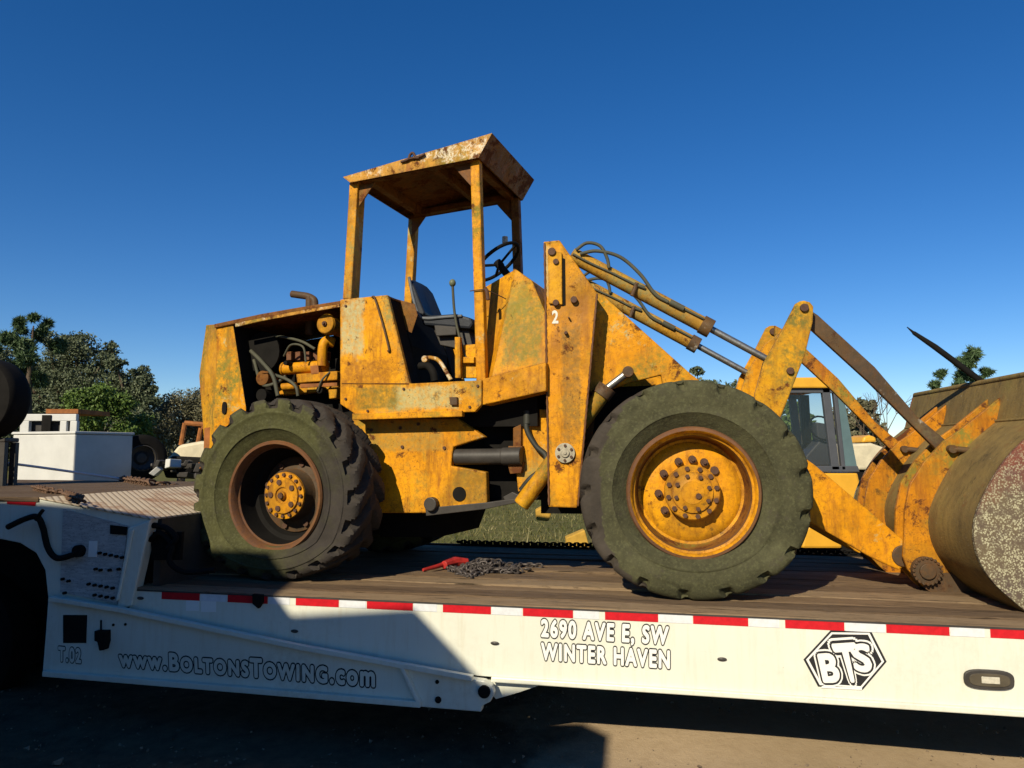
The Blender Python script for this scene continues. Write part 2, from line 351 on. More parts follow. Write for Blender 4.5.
def mirror(pts, vm): return [(u, vm - v, z) for u, v, z in pts]

# ================================================================ SETTING
def ground():
    mb = MB()
    xs = [-3000, -400, -60, -20] + list(np.arange(-12, 12.1, .25)) + [20, 60, 400, 3000]
    ys = [-3000, -300, -40, -10] + list(np.arange(-2, 12.1, .25)) + [20, 60, 400, 4000]
    vs = []
    for y in ys:
        for x in xs:
            z = 0
            if abs(x) < 12 and -2 < y < 12: z = .018 * math.sin(x * 2.1 + y) + .015 * math.sin(y * 5.3 + x * .6) + random.uniform(-.008, .008)
            vs.append((x, y, z - .02))
    n = len(xs)
    mb.add(vs, [(j * n + i, j * n + i + 1, (j + 1) * n + i + 1, (j + 1) * n + i) for j in range(len(ys) - 1) for i in range(n - 1)])
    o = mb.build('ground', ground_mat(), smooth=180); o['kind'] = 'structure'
ground()
def grass():
    n = 42000
    y = 9.3 + 22 * rng.random(n) ** 1.6; x = (rng.random(n) - .5) * 1.7 * y
    h = .04 + .09 * rng.random(n) ** 2; h *= np.where(rng.random(n) < .06, 2.2, 1); a = rng.random(n) * 6.28; w = .006 + .010 * rng.random(n)
    lx, ly = rng.normal(0, .06, n), rng.normal(0, .06, n)
    V = np.zeros((n, 3, 3)); V[:, 0] = np.c_[x - np.cos(a) * w, y - np.sin(a) * w, np.full(n, -.02)]
    V[:, 1] = np.c_[x + np.cos(a) * w, y + np.sin(a) * w, np.full(n, -.02)]; V[:, 2] = np.c_[x + lx, y + ly, h]
    me = bpy.data.meshes.new('grass'); me.from_pydata(V.reshape(-1, 3).tolist(), [], np.arange(3 * n).reshape(-1, 3).tolist())
    t = np.repeat(np.clip(.5 + .5 * np.sin(x * 1.3) * np.cos(y * .9) + rng.normal(0, .3, n), 0, 1), 3)
    me.attributes.new('tone', 'FLOAT', 'POINT').data.foreach_set('value', t.astype('f'))
    me.materials.append(GRASSM); o = bpy.data.objects.new('grass', me); C.objects.link(o); o['kind'] = 'stuff'
    tag(o, 'dry green grass growing on the ground behind the trailer', 'grass')
grass()

def gravel():
    mb = MB(); n = 0
    while n < 1500:
        y = 2.6 + 3.2 * random.random(); x = random.uniform(-.75, .8) * y
        r = .004 + .012 * random.random() ** 3 + (.03 * random.random() if random.random() < .012 else 0); n += 1
        vs = [Vector((x, y, -.012)) + Vector((random.gauss(0, 1), random.gauss(0, 1), random.gauss(0, .6))).normalized() * r * random.uniform(.7, 1.2) for _ in range(8)]
        o = len(mb.v); bm = bmesh.new()
        for p in vs: bm.verts.new(p)
        bmesh.ops.convex_hull(bm, input=bm.verts); bm.verts.index_update()
        ok = [q for q in bm.verts if q.link_faces]; idx = {q: i for i, q in enumerate(ok)}
        mb.add([tuple(q.co) for q in ok], [tuple(idx[w] for w in fc.verts) for fc in bm.faces], True); bm.free()
    o = mb.build('gravel', plain('gravel', (.26, .20, .14), .95, 0, .6, 3, .3, .1)); o['kind'] = 'stuff'
    tag(o, 'small stones and clods scattered on the dirt in front of the trailer', 'gravel')
gravel()

# ================================================================ TRAILER
T = thing('lowboy_trailer', 'white lowboy trailer with a wooden deck and black outlined lettering', 'trailer', TR, 0, 0, 0)
U0 = TR.at(130, 590, 0)[0]; U1 = 6.5
def tz(x, y): return TR.at(x, y, 0)
# deck boards: each board a strip, one mesh
mb = MB(TR); v = .0
bw = .215; k = 0
while v < 2.6:
    z = DZ + random.uniform(-.006, .004)
    a, b = v + (.0 if k == 0 else .007), min(v + bw - .007, 2.6)
    # each board split along its length, slightly wavy top
    us = np.linspace(U0, U1, 30)
    vs = []
    for u in us:
        dz = .004 * math.sin(u * 1.7 + k * 2.1) + random.uniform(-.0015, .0015)
        vs += [(u, a, z + dz - .002), (u, a + .01, z + dz), (u, b - .01, z + dz), (u, b, z + dz - .002), (u, b, z - .05), (u, a, z - .05)]
    fs = [(i * 6 + j, (i + 1) * 6 + j, (i + 1) * 6 + (j + 1) % 6, i * 6 + (j + 1) % 6) for i in range(len(us) - 1) for j in range(6)]
    fs += [tuple(range(6)), tuple(range(len(us) * 6 - 6, len(us) * 6))]
    mb.add(vs, fs); v += bw; k += 1
dk = mb.build('deck', WOOD, T)
bt = [random.random() for _ in range(k)]; dk.data.attributes.new('tone', 'FLOAT', 'POINT').data.foreach_set('value', [bt[i // 180] for i in range(len(dk.data.vertices))])
MB(TR).box(U0, U1, .05, 2.55, DZ - .12, DZ - .062).build('deck_frame', BLK, T)
# near side beam (upper web) with lower lip
zb_r = tz(1024, 716)[1]; ztop = DZ - .02
pb = [(U0 - .45, ztop - .03), (U1, ztop), (U1, zb_r + .02), tz(540, 684), tz(480, 677), tz(300, 645), tz(130, 610), (U0 - .45, tz(60, 600)[1])]
mb = MB(TR); mb.prism([(U0, ztop), (U1, ztop), (U1, zb_r + .03), tz(545, 681), tz(478, 676), tz(300, 646), tz(128, 610), (U0, tz(118, 608)[1])], 0, .06)
beam = mb.build('side_beam', WHT, T, .004)
mb = MB(TR); u_, z_ = tz(492, 681)
mb.prism([(u_, z_ + .03), (U1, zb_r + .035), (U1, zb_r), (u_, z_)], -.028, .03); mb.build('beam_flange', WHT, beam, .006)
mb = MB(TR); mb.prism([(U0, ztop - .55), (U1, ztop - .5), (U1, ztop), (U0, ztop)], 2.54, 2.6); mb.build('side_beam', WHT, T, .004)
# crossmembers under the deck
mb = MB(TR)
for u in np.arange(U0 + .3, U1, .55): mb.box(u, u + .06, .07, 2.53, DZ - .3, DZ - .125)
mb.build('crossmember', BLK, T)
# edge rail under boards
MB(TR).box(U0, U1, -.006, .003, DZ - .0105, DZ - .002).build('edge_rail', DARK, T)
# far rub rail with stake loops
mb = MB(TR); mb.box(U0, U1, 2.602, 2.66, DZ - .06, DZ + .012)
mb.build('rub_rail', BLK, T)
# lower link
lk_ = [(48, 599), (117, 611), (300, 649), (470, 679), (484, 681), (492, 686), (494, 694), (490, 702), (482, 706), (481, 712), (420, 707), (42, 676), (45, 640)]
lk = TR.P(lk_, -.075)
link = MB(TR).prism(lk, -.075, -.018).build('lower_link', WHT, T, .006)
def strip(pa, pb_, w, v0, v1):
    a, b = Vector(pa), Vector(pb_); d = (b - a).normalized(); n = Vector((-d.y, d.x)) * w / 2
    return [tuple(a + n), tuple(b + n), tuple(b - n), tuple(a - n)], v0, v1
for a, b, w in (((48, 599), (117, 610), .03), ((117, 610), (300, 648), .03), ((300, 648), (472, 679), .03), ((42, 674), (420, 705), .035), ((401, 667), (418, 703), .022)):
    mb = MB(TR); mb.prism(*strip(TR.at(*a, -.115), TR.at(*b, -.115), w, -.115, -.0755)); mb.build('link_flange', WHT, link, .004)
mb = MB(TR); u, z = TR.at(484, 692, -.09); mb.cyl(u, z, .036, -.095, -.0755, 20); mb.cyl(u, z, .02, -.10, -.0955, 14); mb.build('pivot_pin', BLK, link, .003)
for x, y, r in ((125, 624.5, .009), (113, 625, .009), (437, 682, .012), (438, 700, .02)):
    mb = MB(TR); u, z = TR.at(x, y, -.08); mb.cyl(u, z, r, -.08, -.0745, 12); mb.build('bolt', BLK, link)
mb = MB(TR); mb.pp([(63, 615), (87, 615), (86, 643), (63, 643)], -.078, -.0752); mb.build('toolbox_opening', BLK, link)
mb = MB(TR); mb.pp([(94, 631), (106, 631), (106, 642), (104, 650), (99, 651), (97, 642), (94, 641)], -.12, -.0752)
mb.tube([TR.p3(101, 632, -.1), TR.p3(101, 620, -.11)], .006); mb.build('latch', BLK, link, .004)
# gusset behind link
MB(TR).pp([(478, 680), (546, 683), (520, 692), (496, 699)], .03, .09, .03).build('gusset', WHT, T)
# gooseneck
gy = [tz(-60, 497), tz(40, 499), tz(152, 520)]
gn_out = [tz(-60, 497), tz(38, 499), tz(150, 519), tz(130, 606), tz(117, 610), tz(48, 598), tz(45, 570), tz(36, 553), tz(20, 543), tz(0, 539), tz(-60, 537)]
goose = MB(TR).prism(gn_out, .0, .09).build('gooseneck', WHT, T, .006)
mb = MB(TR); mb.prism(gn_out, 2.4, 2.49); mb.build('gooseneck_side', WHT, goose)
# end column
mb = MB(TR); mb.pp([(128, 528), (150, 520), (131, 606), (117, 609)], -.03, -.001); mb.pp([(131, 530), (135, 529), (120, 600), (117, 601)], -.045, -.031, -.03); mb.build('end_post', WHT, goose, .008)
# sloping tread plate on top
mb = MB(TR)
(u0, z0), (u1, z1), (u2, z2) = gy
ux = u2 + .55; zx = z2 - .13
mb.add([(u1, -.01, z1 + .012), (u2, -.01, z2 + .012), (u2 + .02, 2.5, z2 + .012), (u1, 2.5, z1 + .012), (u1, -.01, z1), (u2, -.01, z2), (u2 + .02, 2.5, z2), (u1, 2.5, z1)],
       [(0, 1, 2, 3), (4, 7, 6, 5), (0, 4, 5, 1), (1, 5, 6, 2), (2, 6, 7, 3), (3, 7, 4, 0)])
mb.build('tread_plate', TREAD, goose, .003)
mb = MB(TR)
mb.add([(u0 - 2, -.01, z0 + .012), (u1 - .004, -.01, z1 + .012), (u1 - .004, 2.5, z1 + .012), (u0 - 2, 2.5, z0 + .012), (u0 - 2, -.01, z0 - .02), (u1 - .004, -.01, z1 - .02), (u1 - .004, 2.5, z1 - .02), (u0 - 2, 2.5, z0 - .02)],
       [(0, 1, 2, 3), (4, 7, 6, 5), (0, 4, 5, 1), (1, 5, 6, 2), (2, 6, 7, 3), (3, 7, 4, 0)])
mb.build('gooseneck_top', WOOD, goose, .003)
# inner wall of the step (recess behind the near side) with clutter
mb = MB(TR); mb.box(u2 - .05, u2, .10, 2.4, DZ - .1, z2 - .001); mb.build('step_wall', DARK, goose)
mb = MB(TR); mb.pp([(150, 532), (182, 532), (180, 560), (152, 560)], .06, .085, .06)
mb.curve([TR.p3(150, 540, .05), TR.p3(160, 533, .03), TR.p3(172, 545, .03), TR.p3(170, 562, .02), TR.p3(185, 572, .03), TR.p3(215, 570, .05)], .018)
mb.curve([TR.p3(152, 525, .05), TR.p3(166, 528, .03), TR.p3(176, 538, .03), TR.p3(168, 548, .03)], .02)
mb.build('air_hoses', BLK, goose)
# control panel
def panel_mat():
    m, nt, b = mat('instruction_panel', .5); v = coords(nt, (1, 1, 1))
    col = mix(nt, ramp(nt, noise(nt, 12, 4, .6, coords(nt, (1, 1, 6))), .42, .6), (.34, .34, .33), (.46, .46, .44))
    col = mix(nt, ramp(nt, noise(nt, 60, 2, .6, coords(nt, (1, 1, 2.2))), .58, .64, 0, .6), col, (.16, .16, .16))
    nt.links.new(col, b.inputs['Base Color']); return m
cp = MB(TR).pp([(63, 509), (128, 526), (117, 604), (60, 592)], -.012, -.001).build('control_panel', panel_mat(), goose)
for pts in (([(110, 525), (127, 527), (126, 535), (110, 534)]),):
    mb = MB(TR); mb.pp(pts, -.02, -.0125, -.02); mb.build('badge', BLK, cp)
mb = MB(TR); mb.pp([(89, 541), (97.5, 541), (96.5, 557), (88, 557)], -.016, -.0125, -.016); mb.build('notice', TXW, cp)
kn = [(100 + 5.6 * i, 553 + 1.1 * i) for i in range(5)] + [(96, 569), (101, 570), (110, 570), (119, 569)] + [(89 + 6 * i, 584 + 1 * i) for i in range(5)] + [(95 + 6 * i, 595 + 1 * i) for i in range(4)] + [(63, 579), (69, 581), (65, 593)]
for x, y in kn:
    mb = MB(TR); u, z = TR.at(x, y, -.02); mb.cyl(u, z, .0095, -.035, -.0125, 10); mb.build('valve_knob', BLK, cp)
mb = MB(TR); mb.curve([TR.p3(8, 527, -.06), TR.p3(25, 519, -.07), TR.p3(37, 517, -.07), TR.p3(43, 528, -.06), TR.p3(48, 548, -.05), TR.p3(57, 558, -.05), TR.p3(72, 555, -.04), TR.p3(82, 549, -.03)], .02, 10)
mb.curve([TR.p3(36, 520, -.07), TR.p3(40, 514, -.075), TR.p3(43, 510, -.075)], .013)
u, z = TR.at(79, 551, -.03); mb.cyl(u, z, .04, -.05, -.0125); mb.build('drain_hose', BLK, goose)
# reflective tape
def tape(x0, y0, x1, m):
    ua, ub = TR.at(x0, y0, 0)[0], TR.at(x1, y0, 0)[0]
    mb = MB(TR); mb.box(ua, ub, -.003, -.0016, DZ - .056, DZ - .011); mb.build('reflective_tape', m, T)
MB(TR).box(U0, U1, -.0014, -.0002, DZ - .0565, DZ - .0108).build('edge_strip', WHT, T)
reds = [(162, 200, 594), (228, 268, 596), (296, 339, 600), (367, 413, 603), (443, 491, 605), (523, 573, 608), (605, 658, 612), (693, 748, 617), (785, 844, 621), (886, 949, 626), (990, 1060, 631)]
for i, (a, b, y) in enumerate(reds):
    tape(a, y, b, TREDM)
    if i < len(reds) - 1: tape(b + 1, y, reds[i + 1][0] - (6 if i % 2 else 1), TWHM)
mb = MB(TR); mb.pp([(7, 498), (36, 500), (35, 506), (7, 504)], -.004, -.0012); mb.build('reflective_tape', TREDM, T)
# small fittings
for x, y in ((141, 598), (295, 631), (495, 643), (722, 659)):
    mb = MB(TR); u, z = tz(x, y)
    mb.add([(u + .026 * math.cos(a), -.006, z + .011 * math.sin(a)) for a in np.linspace(0, 6.283, 17)[:-1]] + [(u, -.011, z)], [(i, (i + 1) % 16, 16) for i in range(16)]); mb.build('tie_down_slot', DARK, T)
mb = MB(TR); mb.pp([(252, 594), (262, 595), (262, 603), (258, 609), (252, 604)], -.03, -.001); mb.build('ring_hook', BLK, T, .004)
mb = MB(TR); mb.pp([(186, 600.5), (199, 600.5), (199, 611), (186, 611)], -.002, -.0002); mb.pp([(201, 600.5), (216, 601), (216, 612), (201, 612)], -.002, -.0002)
mb.build('warning_label', TXW, T)
mb = MB(TR); u, z = tz(988, 679)
def oval(u, z, a, b, n=28, p=3.2):
    out = []
    for i in range(n):
        t = 2 * math.pi * i / n; c, s_ = math.cos(t), math.sin(t)
        out.append((u + a * math.copysign(abs(c) ** (2 / p), c), z + b * math.copysign(abs(s_) ** (2 / p), s_)))
    return out
mb.prism(oval(u, z, .118, .050), -.018, -.001); lamp = mb.build('marker_lamp', DARK, T, .006)
mb = MB(TR); mb.prism(oval(u, z, .095, .033), -.024, -.0185); mb.build('lamp_lens', plain('dark_lens', (.10, .085, .06), .15), lamp, .004)
mb = MB(TR); mb.box(u - .04, u + .045, -.03, -.0245, z - .016, z + .018); mb.build('bulb', LENS, lamp, .005)
# lettering -------------------------------------------------------------
def text_mesh(body, small=None, off=0., shear=0.):
    cu = bpy.data.curves.new('t', 'FONT'); cu.body = body; cu.size = 1; cu.offset = off; cu.shear = shear; cu.resolution_u = 4; cu.fill_mode = 'BOTH'
    cu.space_character = 1.2
    if small:
        cu.small_caps_scale = .8
        for i in small: cu.body_format[i].use_small_caps = True
    o = bpy.data.objects.new('t', cu); C.objects.link(o)
    dg = bpy.context.evaluated_depsgraph_get(); dg.update()
    me = bpy.data.meshes.new_from_object(o.evaluated_get(dg))
    V = [tuple(p.co) for p in me.vertices]; F = [tuple(p.vertices) for p in me.polygons]
    bpy.data.objects.remove(o); bpy.data.curves.remove(cu); bpy.data.meshes.remove(me)
    return V, F
def lettering(body, quad, v0, small=None, thick=.045, out=.10, name='lettering', mf=None, mo=None, face=None):
    """quad: bottom-left, bottom-right, top-left, top-right in (u,z) on the trailer side; strokes fattened by shifted copies"""
    V, F = text_mesh(body, small, 0.)
    x0 = min(p[0] for p in V) - thick; x1 = max(p[0] for p in V) + thick; caps = .70
    bl, br, tl, tr = [Vector(q) for q in quad]
    par = None; layers = [(out, 16, 0.0006, mo or TXB, name), (thick, 12, .0018, mf or TXW, 'letter_fill')]
    if face: layers.append((face[0], 10, .0030, face[1], 'letter_face'))
    for rad, nsh, dv, m, nm in layers:
        mb = MB(TR); k = 0
        for ring, cnt in ((rad, nsh), (rad * .5, 6)):
            for i in range(cnt):
                an = 2 * math.pi * i / cnt; vs = []; k += 1
                for x, y, _ in V:
                    a = (x + ring * math.cos(an) - x0) / (x1 - x0); b = (y + ring * math.sin(an) + thick) / (caps + 2 * thick)
                    q = (bl * (1 - a) + br * a) * (1 - b) + (tl * (1 - a) + tr * a) * b
                    vs.append((q.x, v0 - dv - k * .00004, q.y))
                mb.add(vs, F)
        par = mb.build(nm, m, T if par is None else par)
    return par
def quadpx(bl, br, tl, tr): return [tz(*p) for p in (bl, br, tl, tr)]
def qv(px, v): return [TR.at(x, y, v) for x, y in px]
lettering('2690 AVE E, SW', qv([(541, 637), (668, 645), (541, 618.5), (669, 626)], -.002), -.001)
lettering('WINTER HAVEN', qv([(541, 660), (670, 669), (541, 642), (670, 650)], -.002), -.001)
lettering('www.BoltonsTowing.com', qv([(119, 667), (375, 687.5), (118, 649), (375, 665)], -.078), -.0752, small=range(5, 17), mf=WHT)
lettering('T.02', qv([(58, 661.5), (81, 663.5), (58, 646), (81, 648)], -.078), -.0752, mf=WHT)
# hexagon emblem
def hexa(cx, cy, sc):
    base = [(805, 660), (831, 632), (870, 632.5), (885, 662), (862, 689), (819, 686)]
    return [(cx + (x - 845) * sc, cy + (y - 660.5) * sc) for x, y in base]
em = MB(TR).prism(TR.P(hexa(845, 660, 1.04), 0), -.0018, -.0002).build('emblem', TXB, T)
MB(TR).prism(TR.P(hexa(845, 660, .975), 0), -.0030, -.0019).build('emblem_ring', TXW, em)
MB(TR).prism(TR.P(hexa(845, 660, .91), 0), -.0042, -.0031).build('emblem_field', TXB, em)
for ch, bl, br, tl, tr in (('B', (822, 685), (843, 685), (814, 651), (838, 649)), ('S', (853, 673), (875, 675), (846, 642), (872, 640)), ('T', (845, 686), (862, 685), (827, 640), (857, 638))):
    lettering(ch, qv([bl, br, tl, tr], -.005), -.0045, thick=.10, out=.145, name='emblem_letter', mo=TXW, mf=TXB, face=(.045, TXW))
MB(TR).pp([(822, 686), (862, 688), (862, 690), (821, 688)], -.0062, -.0045).build('emblem_base_line', TXW, em)

# ================================================================ LOADER
L = thing('wheel_loader', 'rusty yellow articulated wheel loader with open canopy chained on the trailer deck', 'wheel loader', RR, 0, .95, DZ)
# ---------- wheels
def tyre_mesh(name, m, Rr, N, depth, duty, skew, wid=.42, rin=.40, bald=False, sit=None):
    h = wid / 2; rg = .99 if bald else 1.015; rj = .983 if bald else 1.0
    prof = [(rin - .01, -h * .62, 0), (rin + .02, -h * .72, 0), (rin + .05, -h * .86, 0), (rin + .085, -h * .95, 0), (rin + .09, -h * rj, 0), (rin + .10, -h * rj, 0), (rin + .105, -h * .965, 0), (rin + .15, -h * .985, 0), (Rr - .125, -h * .99, 0.0), (Rr - .12, -h * rg, 0.0), (Rr - .108, -h * rg, 0.0), (Rr - .103, -h * .985, 0), (Rr - .075, -h * .99, .15), (Rr - .06, -h * .985, .9), (Rr - .035, -h * .96, 1), (Rr - .015, -h * .90, 1), (Rr - .006, -h * .80, 1)]
    for y in np.linspace(-.68, 0, 8): prof.append((Rr - .004 + .004 * (1 - abs(y)), h * y, 1))
    prof += [(r, -y, g) for r, y, g in prof[:-1][::-1]]
    S_ = N * 14; K = len(prof); vs = []; ms = []
    for i in range(S_):
        th = 2 * math.pi * i / S_
        for (r, y, g) in prof:
            sd = .5 if y > 0 else 0
            ph = (N * th / (2 * math.pi) + sd + skew * abs(y) / h) % 1
            d = abs(ph - .5) * 2                          # 1 at lug centre-gap
            e = (1 - d) if False else d
            w = min(1, max(0, (duty - e) / .16 + .5))     # 1 on lug, 0 in groove
            if abs(y) < h * .10: w = max(w, .8)
            dd = depth * (1 - w) * g
            wob = .004 * math.sin(3 * th + 1) * g
            rr = r - dd + wob; yy = y * (1 - .18 * (1 - w) * g * (1 if abs(y) > h * .8 else 0))
            vs.append((rr * math.cos(th), yy, rr * math.sin(th)))
            mm = 1 if r < Rr - .05 else (.55 if (r < Rr - .01 and w > .5) else 0)
            if bald and y < 0:
                mm = 1 if r < Rr - .03 else .75
                lim = Rr * (.80 + .42 * abs(math.sin((th - math.pi - .05) / 2)) ** 1.3)
                if r > lim and math.cos(th) < 0: mm = .0
            if not bald:
                mm *= 1.0 - .75 * max(0, math.cos(th + .35)) ** .7
            ms.append(mm)
    if sit:                                               # soft tyre: the bottom sits flat on the deck and bulges
        q0 = -.30; out = []
        for x, y, z in vs:
            if z < q0:
                t = (q0 - z) / (Rr + q0); zz = q0 - (sit + q0) * t * (1 - .12 * (1 - t)); zz = max(zz, -sit)
                out.append((x * (1 + .05 * t), y * (1 + .14 * math.sin(min(1, t) * math.pi)), zz))
            else: out.append((x, y, z))
        vs = out
    fs = [(i * K + j, i * K + j + 1, ((i + 1) % S_) * K + j + 1, ((i + 1) % S_) * K + j) for i in range(S_) for j in range(K - 1)]
    me = bpy.data.meshes.new(name); me.from_pydata(vs, [], fs); me.materials.append(m)
    me.attributes.new('moss', 'FLOAT', 'POINT').data.foreach_set('value', ms)
    bm = bmesh.new(); bm.from_mesh(me); bmesh.ops.recalc_face_normals(bm, faces=bm.faces); bm.to_mesh(me); bm.free()
    me.polygons.foreach_set('use_smooth', [True] * len(me.polygons)); me.set_sharp_from_angle(angle=R_(48)); return me
def lathe_mesh(name, prof, m, n=64, extra=None, sharp=35, mats=None, seg=None):
    mb = MB()
    vs = [(r * math.cos(2 * math.pi * i / n), y, r * math.sin(2 * math.pi * i / n)) for i in range(n) for r, y in prof]
    K = len(prof)
    mb.add(vs, [(i * K + j, i * K + j + 1, ((i + 1) % n) * K + j + 1, ((i + 1) % n) * K + j) for i in range(n) for j in range(K - 1)], True)
    if seg: mb.mi = [seg[j] for i in range(n) for j in range(K - 1)]
    if extra: extra(mb)
    me = bpy.data.meshes.new(name); me.from_pydata([tuple(v) for v in mb.v], [], mb.f)
    for q in (mats or [m]): me.materials.append(q)
    if mats: me.polygons.foreach_set('material_index', mb.mi)
    bm = bmesh.new(); bm.from_mesh(me); bmesh.ops.recalc_face_normals(bm, faces=bm.faces); bm.to_mesh(me); bm.free()
    me.polygons.foreach_set('use_smooth', [True] * len(me.polygons)); me.set_sharp_from_angle(angle=R_(sharp)); return me
def bolts(rad, n, y0, y1, r, ph=0, sides=6):
    def f(mb):
        mb.cur = 1
        for i in range(n):
            a = 2 * math.pi * i / n + ph; cx, cz = rad * math.cos(a), rad * math.sin(a)
            mb.cyl(cx, cz, r, y0, y1, sides); mb.cyl(cx, cz, r * .5, y0 - .006, y0, 8)
    return f
# front wheel meshes: outward = -y ; local y=0 is mid width; outer face at -.21
FT = tyre_mesh('tyre', TYF, .705, 17, .020, .78, .55, rin=.405, bald=True, sit=.648)
FRIM = lathe_mesh('wheel', [(.405, -.13), (.41, -.155), (.402, -.170), (.385, -.172), (.374, -.160), (.370, -.135), (.356, -.128), (.350, -.10), (.342, -.01), (.332, .018), (.315, .024), (.298, .010), (.27, -.004), (.19, -.008), (.12, -.008)], YHUB, 72, mats=[YHUB, YINN, RUSTR], seg=[2, 2, 2, 0, 0, 0, 2, 1, 1, 0, 0, 0, 0, 0])  # barrel faces use the dark paint as shadow inside the recess
def ex_front(mb):
    mb.cur = 1
    for i in range(12):
        a = 2 * math.pi * i / 12 + .2; mb.cyl(.150 * math.cos(a), .150 * math.sin(a), .016, -.107, -.09, 6); 
    for i in range(8):
        a = 2 * math.pi * i / 8 + .3; mb.cyl(.105 * math.cos(a), .105 * math.sin(a), .014, -.125, -.10, 6)
    for a in (1.15, 1.52, 1.95, 2.55, 3.2, 3.75): mb.cyl(.205 * math.cos(a), .205 * math.sin(a), .024, -.045, -.01, 10, .026); mb.cyl(.205 * math.cos(a), .205 * math.sin(a), .013, -.06, -.045, 6)
    mb.cyl(.20 * math.cos(.75), .20 * math.sin(.75), .026, -.03, -.01, 12)
    mb.cyl(.035, -.02, .018, -.128, -.11, 8)
FHUB = lathe_mesh('hub', [(.17, .005), (.172, -.085), (.165, -.092), (.128, -.094), (.125, -.108), (.075, -.112), (.07, -.116), (.0005, -.118)], YHUB, 48, ex_front, 35, [YHUB, BOLT])
RT = tyre_mesh('tyre', TYR, .704, 20, .046, .60, 1.0, rin=.39, sit=.585)
RRIM = lathe_mesh('wheel', [(.388, -.12), (.396, -.155), (.388, -.17), (.37, -.168), (.358, -.15), (.352, -.11), (.342, -.10), (.336, .02), (.33, .045), (.30, .06), (.28, .10), (.20, .11), (.12, .11)], RUSTR, 72, mats=[RUSTR, BLK, RUST], seg=[0, 0, 0, 0, 0, 0, 1, 1, 1, 1, 2, 2])  # black barrel faces paint in the shadow deep inside the rim
def ex_rear(mb):
    mb.cur = 1
    for i in range(16):
        a = 2 * math.pi * i / 16; mb.cyl(.148 * math.cos(a), .148 * math.sin(a), .013, -.062, -.045, 6)
    for i in range(5):
        a = 2 * math.pi * i / 5 + .6; mb.cyl(.098 * math.cos(a), .098 * math.sin(a), .02, -.075, -.055, 10)
    for i in range(8):
        a = 2 * math.pi * i / 8 + .5; mb.cyl(.235 * math.cos(a), .235 * math.sin(a), .022, .06, .10, 8)
    mb.cyl(0, 0, .022, -.095, -.07, 8)
RHUB = lathe_mesh('hub', [(.275, .10), (.272, .085), (.19, .07), (.175, .04), (.17, -.03), (.168, -.045), (.13, -.05), (.128, -.065), (.06, -.068), (.055, -.058), (.03, -.058), (.028, -.08), (.0005, -.08)], YHUB, 48, ex_rear, 35, [YHUB, BOLT, RUST], [2] * 4 + [0] * 9)
def wheel(fr, u, vface, z, rim, tyre, hub, rot, flip=False):
    p = fr.W(u, vface, z)
    Mw = Matrix.Translation(p) @ Matrix.Rotation(-fr.yaw + (math.pi if flip else 0), 4, 'Z') @ Matrix.Rotation(rot, 4, 'Y')
    w = bpy.data.objects.new('wheel', rim); C.objects.link(w); w.parent = L; w.matrix_local = ROOTM[L.name].inverted() @ Mw
    for nm, me in (('tyre', tyre), ('hub', hub)):
        o = bpy.data.objects.new(nm, me); C.objects.link(o); o.parent = w
    return w
ZF = FR.at(695, 492.5, 0)[1]; ZR = RR.at(275, 500, 0)[1]
ZF = DZ + .646; ZR = DZ + .583
wheel(FR, .015, .21, ZF, FRIM, FT, FHUB, 0)
wheel(FR, .015, VMF - .21, ZF, FRIM, FT, FHUB, 0, True)
wheel(RR, -.045, .21, ZR, RRIM, RT, RHUB, 0)
wheel(RR, -.045, VM - .21, ZR, RRIM, RT, RHUB, 0, True)
mb = MB(FR); mb.tube([(.015, .36, ZF), (.015, .7, ZF), (.015, .85, ZF - .02), (.015, 1.1, ZF - .02), (.015, 1.25, ZF), (.015, 1.58, ZF)], [.11, .13, .24, .24, .13, .11], 20); mb.build('axle', YEL2, L, smooth=40)
mb = MB(RR); mb.tube([(0, .36, ZR), (0, .7, ZR), (0, .85, ZR), (0, 1.1, ZR), (0, 1.25, ZR), (0, 1.59, ZR)], [.11, .13, .22, .22, .13, .11], 20); mb.build('axle', BLK, L, smooth=40)

# ---------- rear half
def both(mb, px, v0, v1, vm=VM, vp=None):
    pr = mb.fr.P(px, v0 if vp is None else vp); mb.prism(pr, v0, v1); mb.prism(pr, vm - v1, vm - v0)
def pair(fr, name, m, px, v0, v1, vm, bev=0, vp=None):
    pr = fr.P(px, v0 if vp is None else vp); out = []
    for a, b in ((v0, v1), (vm - v1, vm - v0)): out.append(MB(fr).prism(pr, a, b).build(name, m, L, bev))
    return out
# radiator guard at the tail
f = RR
A = f.P([(216.5, 324), (232.6, 322), (246, 408), (244, 470), (212, 470), (216, 380)], .50)
Bo = f.P([(206, 325), (199, 376), (204, 440), (206, 470)], .66)
mb = MB(RR)
vs = []; 
for (vv, vb) in ((.50, .66), (VM - .50, VM - .66)):
    vs += [(u, vv, z) for u, z in A] + [(u, vb, z) for u, z in Bo]
n = 10
fs = []
for o in (0, 10):
    fs += [(o + 0, o + 1, o + 2, o + 5), (o + 5, o + 2, o + 3, o + 4), (o + 0, o + 5, o + 7, o + 6), (o + 5, o + 4, o + 8, o + 7), (o + 4, o + 9, o + 8)]
fs += [(6, 7, 17, 16), (7, 8, 18, 17), (8, 9, 19, 18), (0, 6, 16, 10), (0, 10, 11, 1), (1, 11, 12, 2), (2, 12, 13, 3), (3, 13, 14, 4), (4, 14, 19, 9)]
mb.add(vs, fs); mb.mi = [0, 0, 1, 1, 1, 0, 0, 1, 1, 1] + [2] * 5 + [3, 3, 2, 2]; mb.build('radiator_guard', [YEL, YMOSS, YEL2, BLK], L, .006)  # inner faces black: engine bay shade put into the colour
u, z = f.at(225, 408, .5); mb = MB(RR); mb.prism(oval(u, z, .022, .05, 18, 2.6), .488, .499); mb.build('lift_hole', BLK, L)
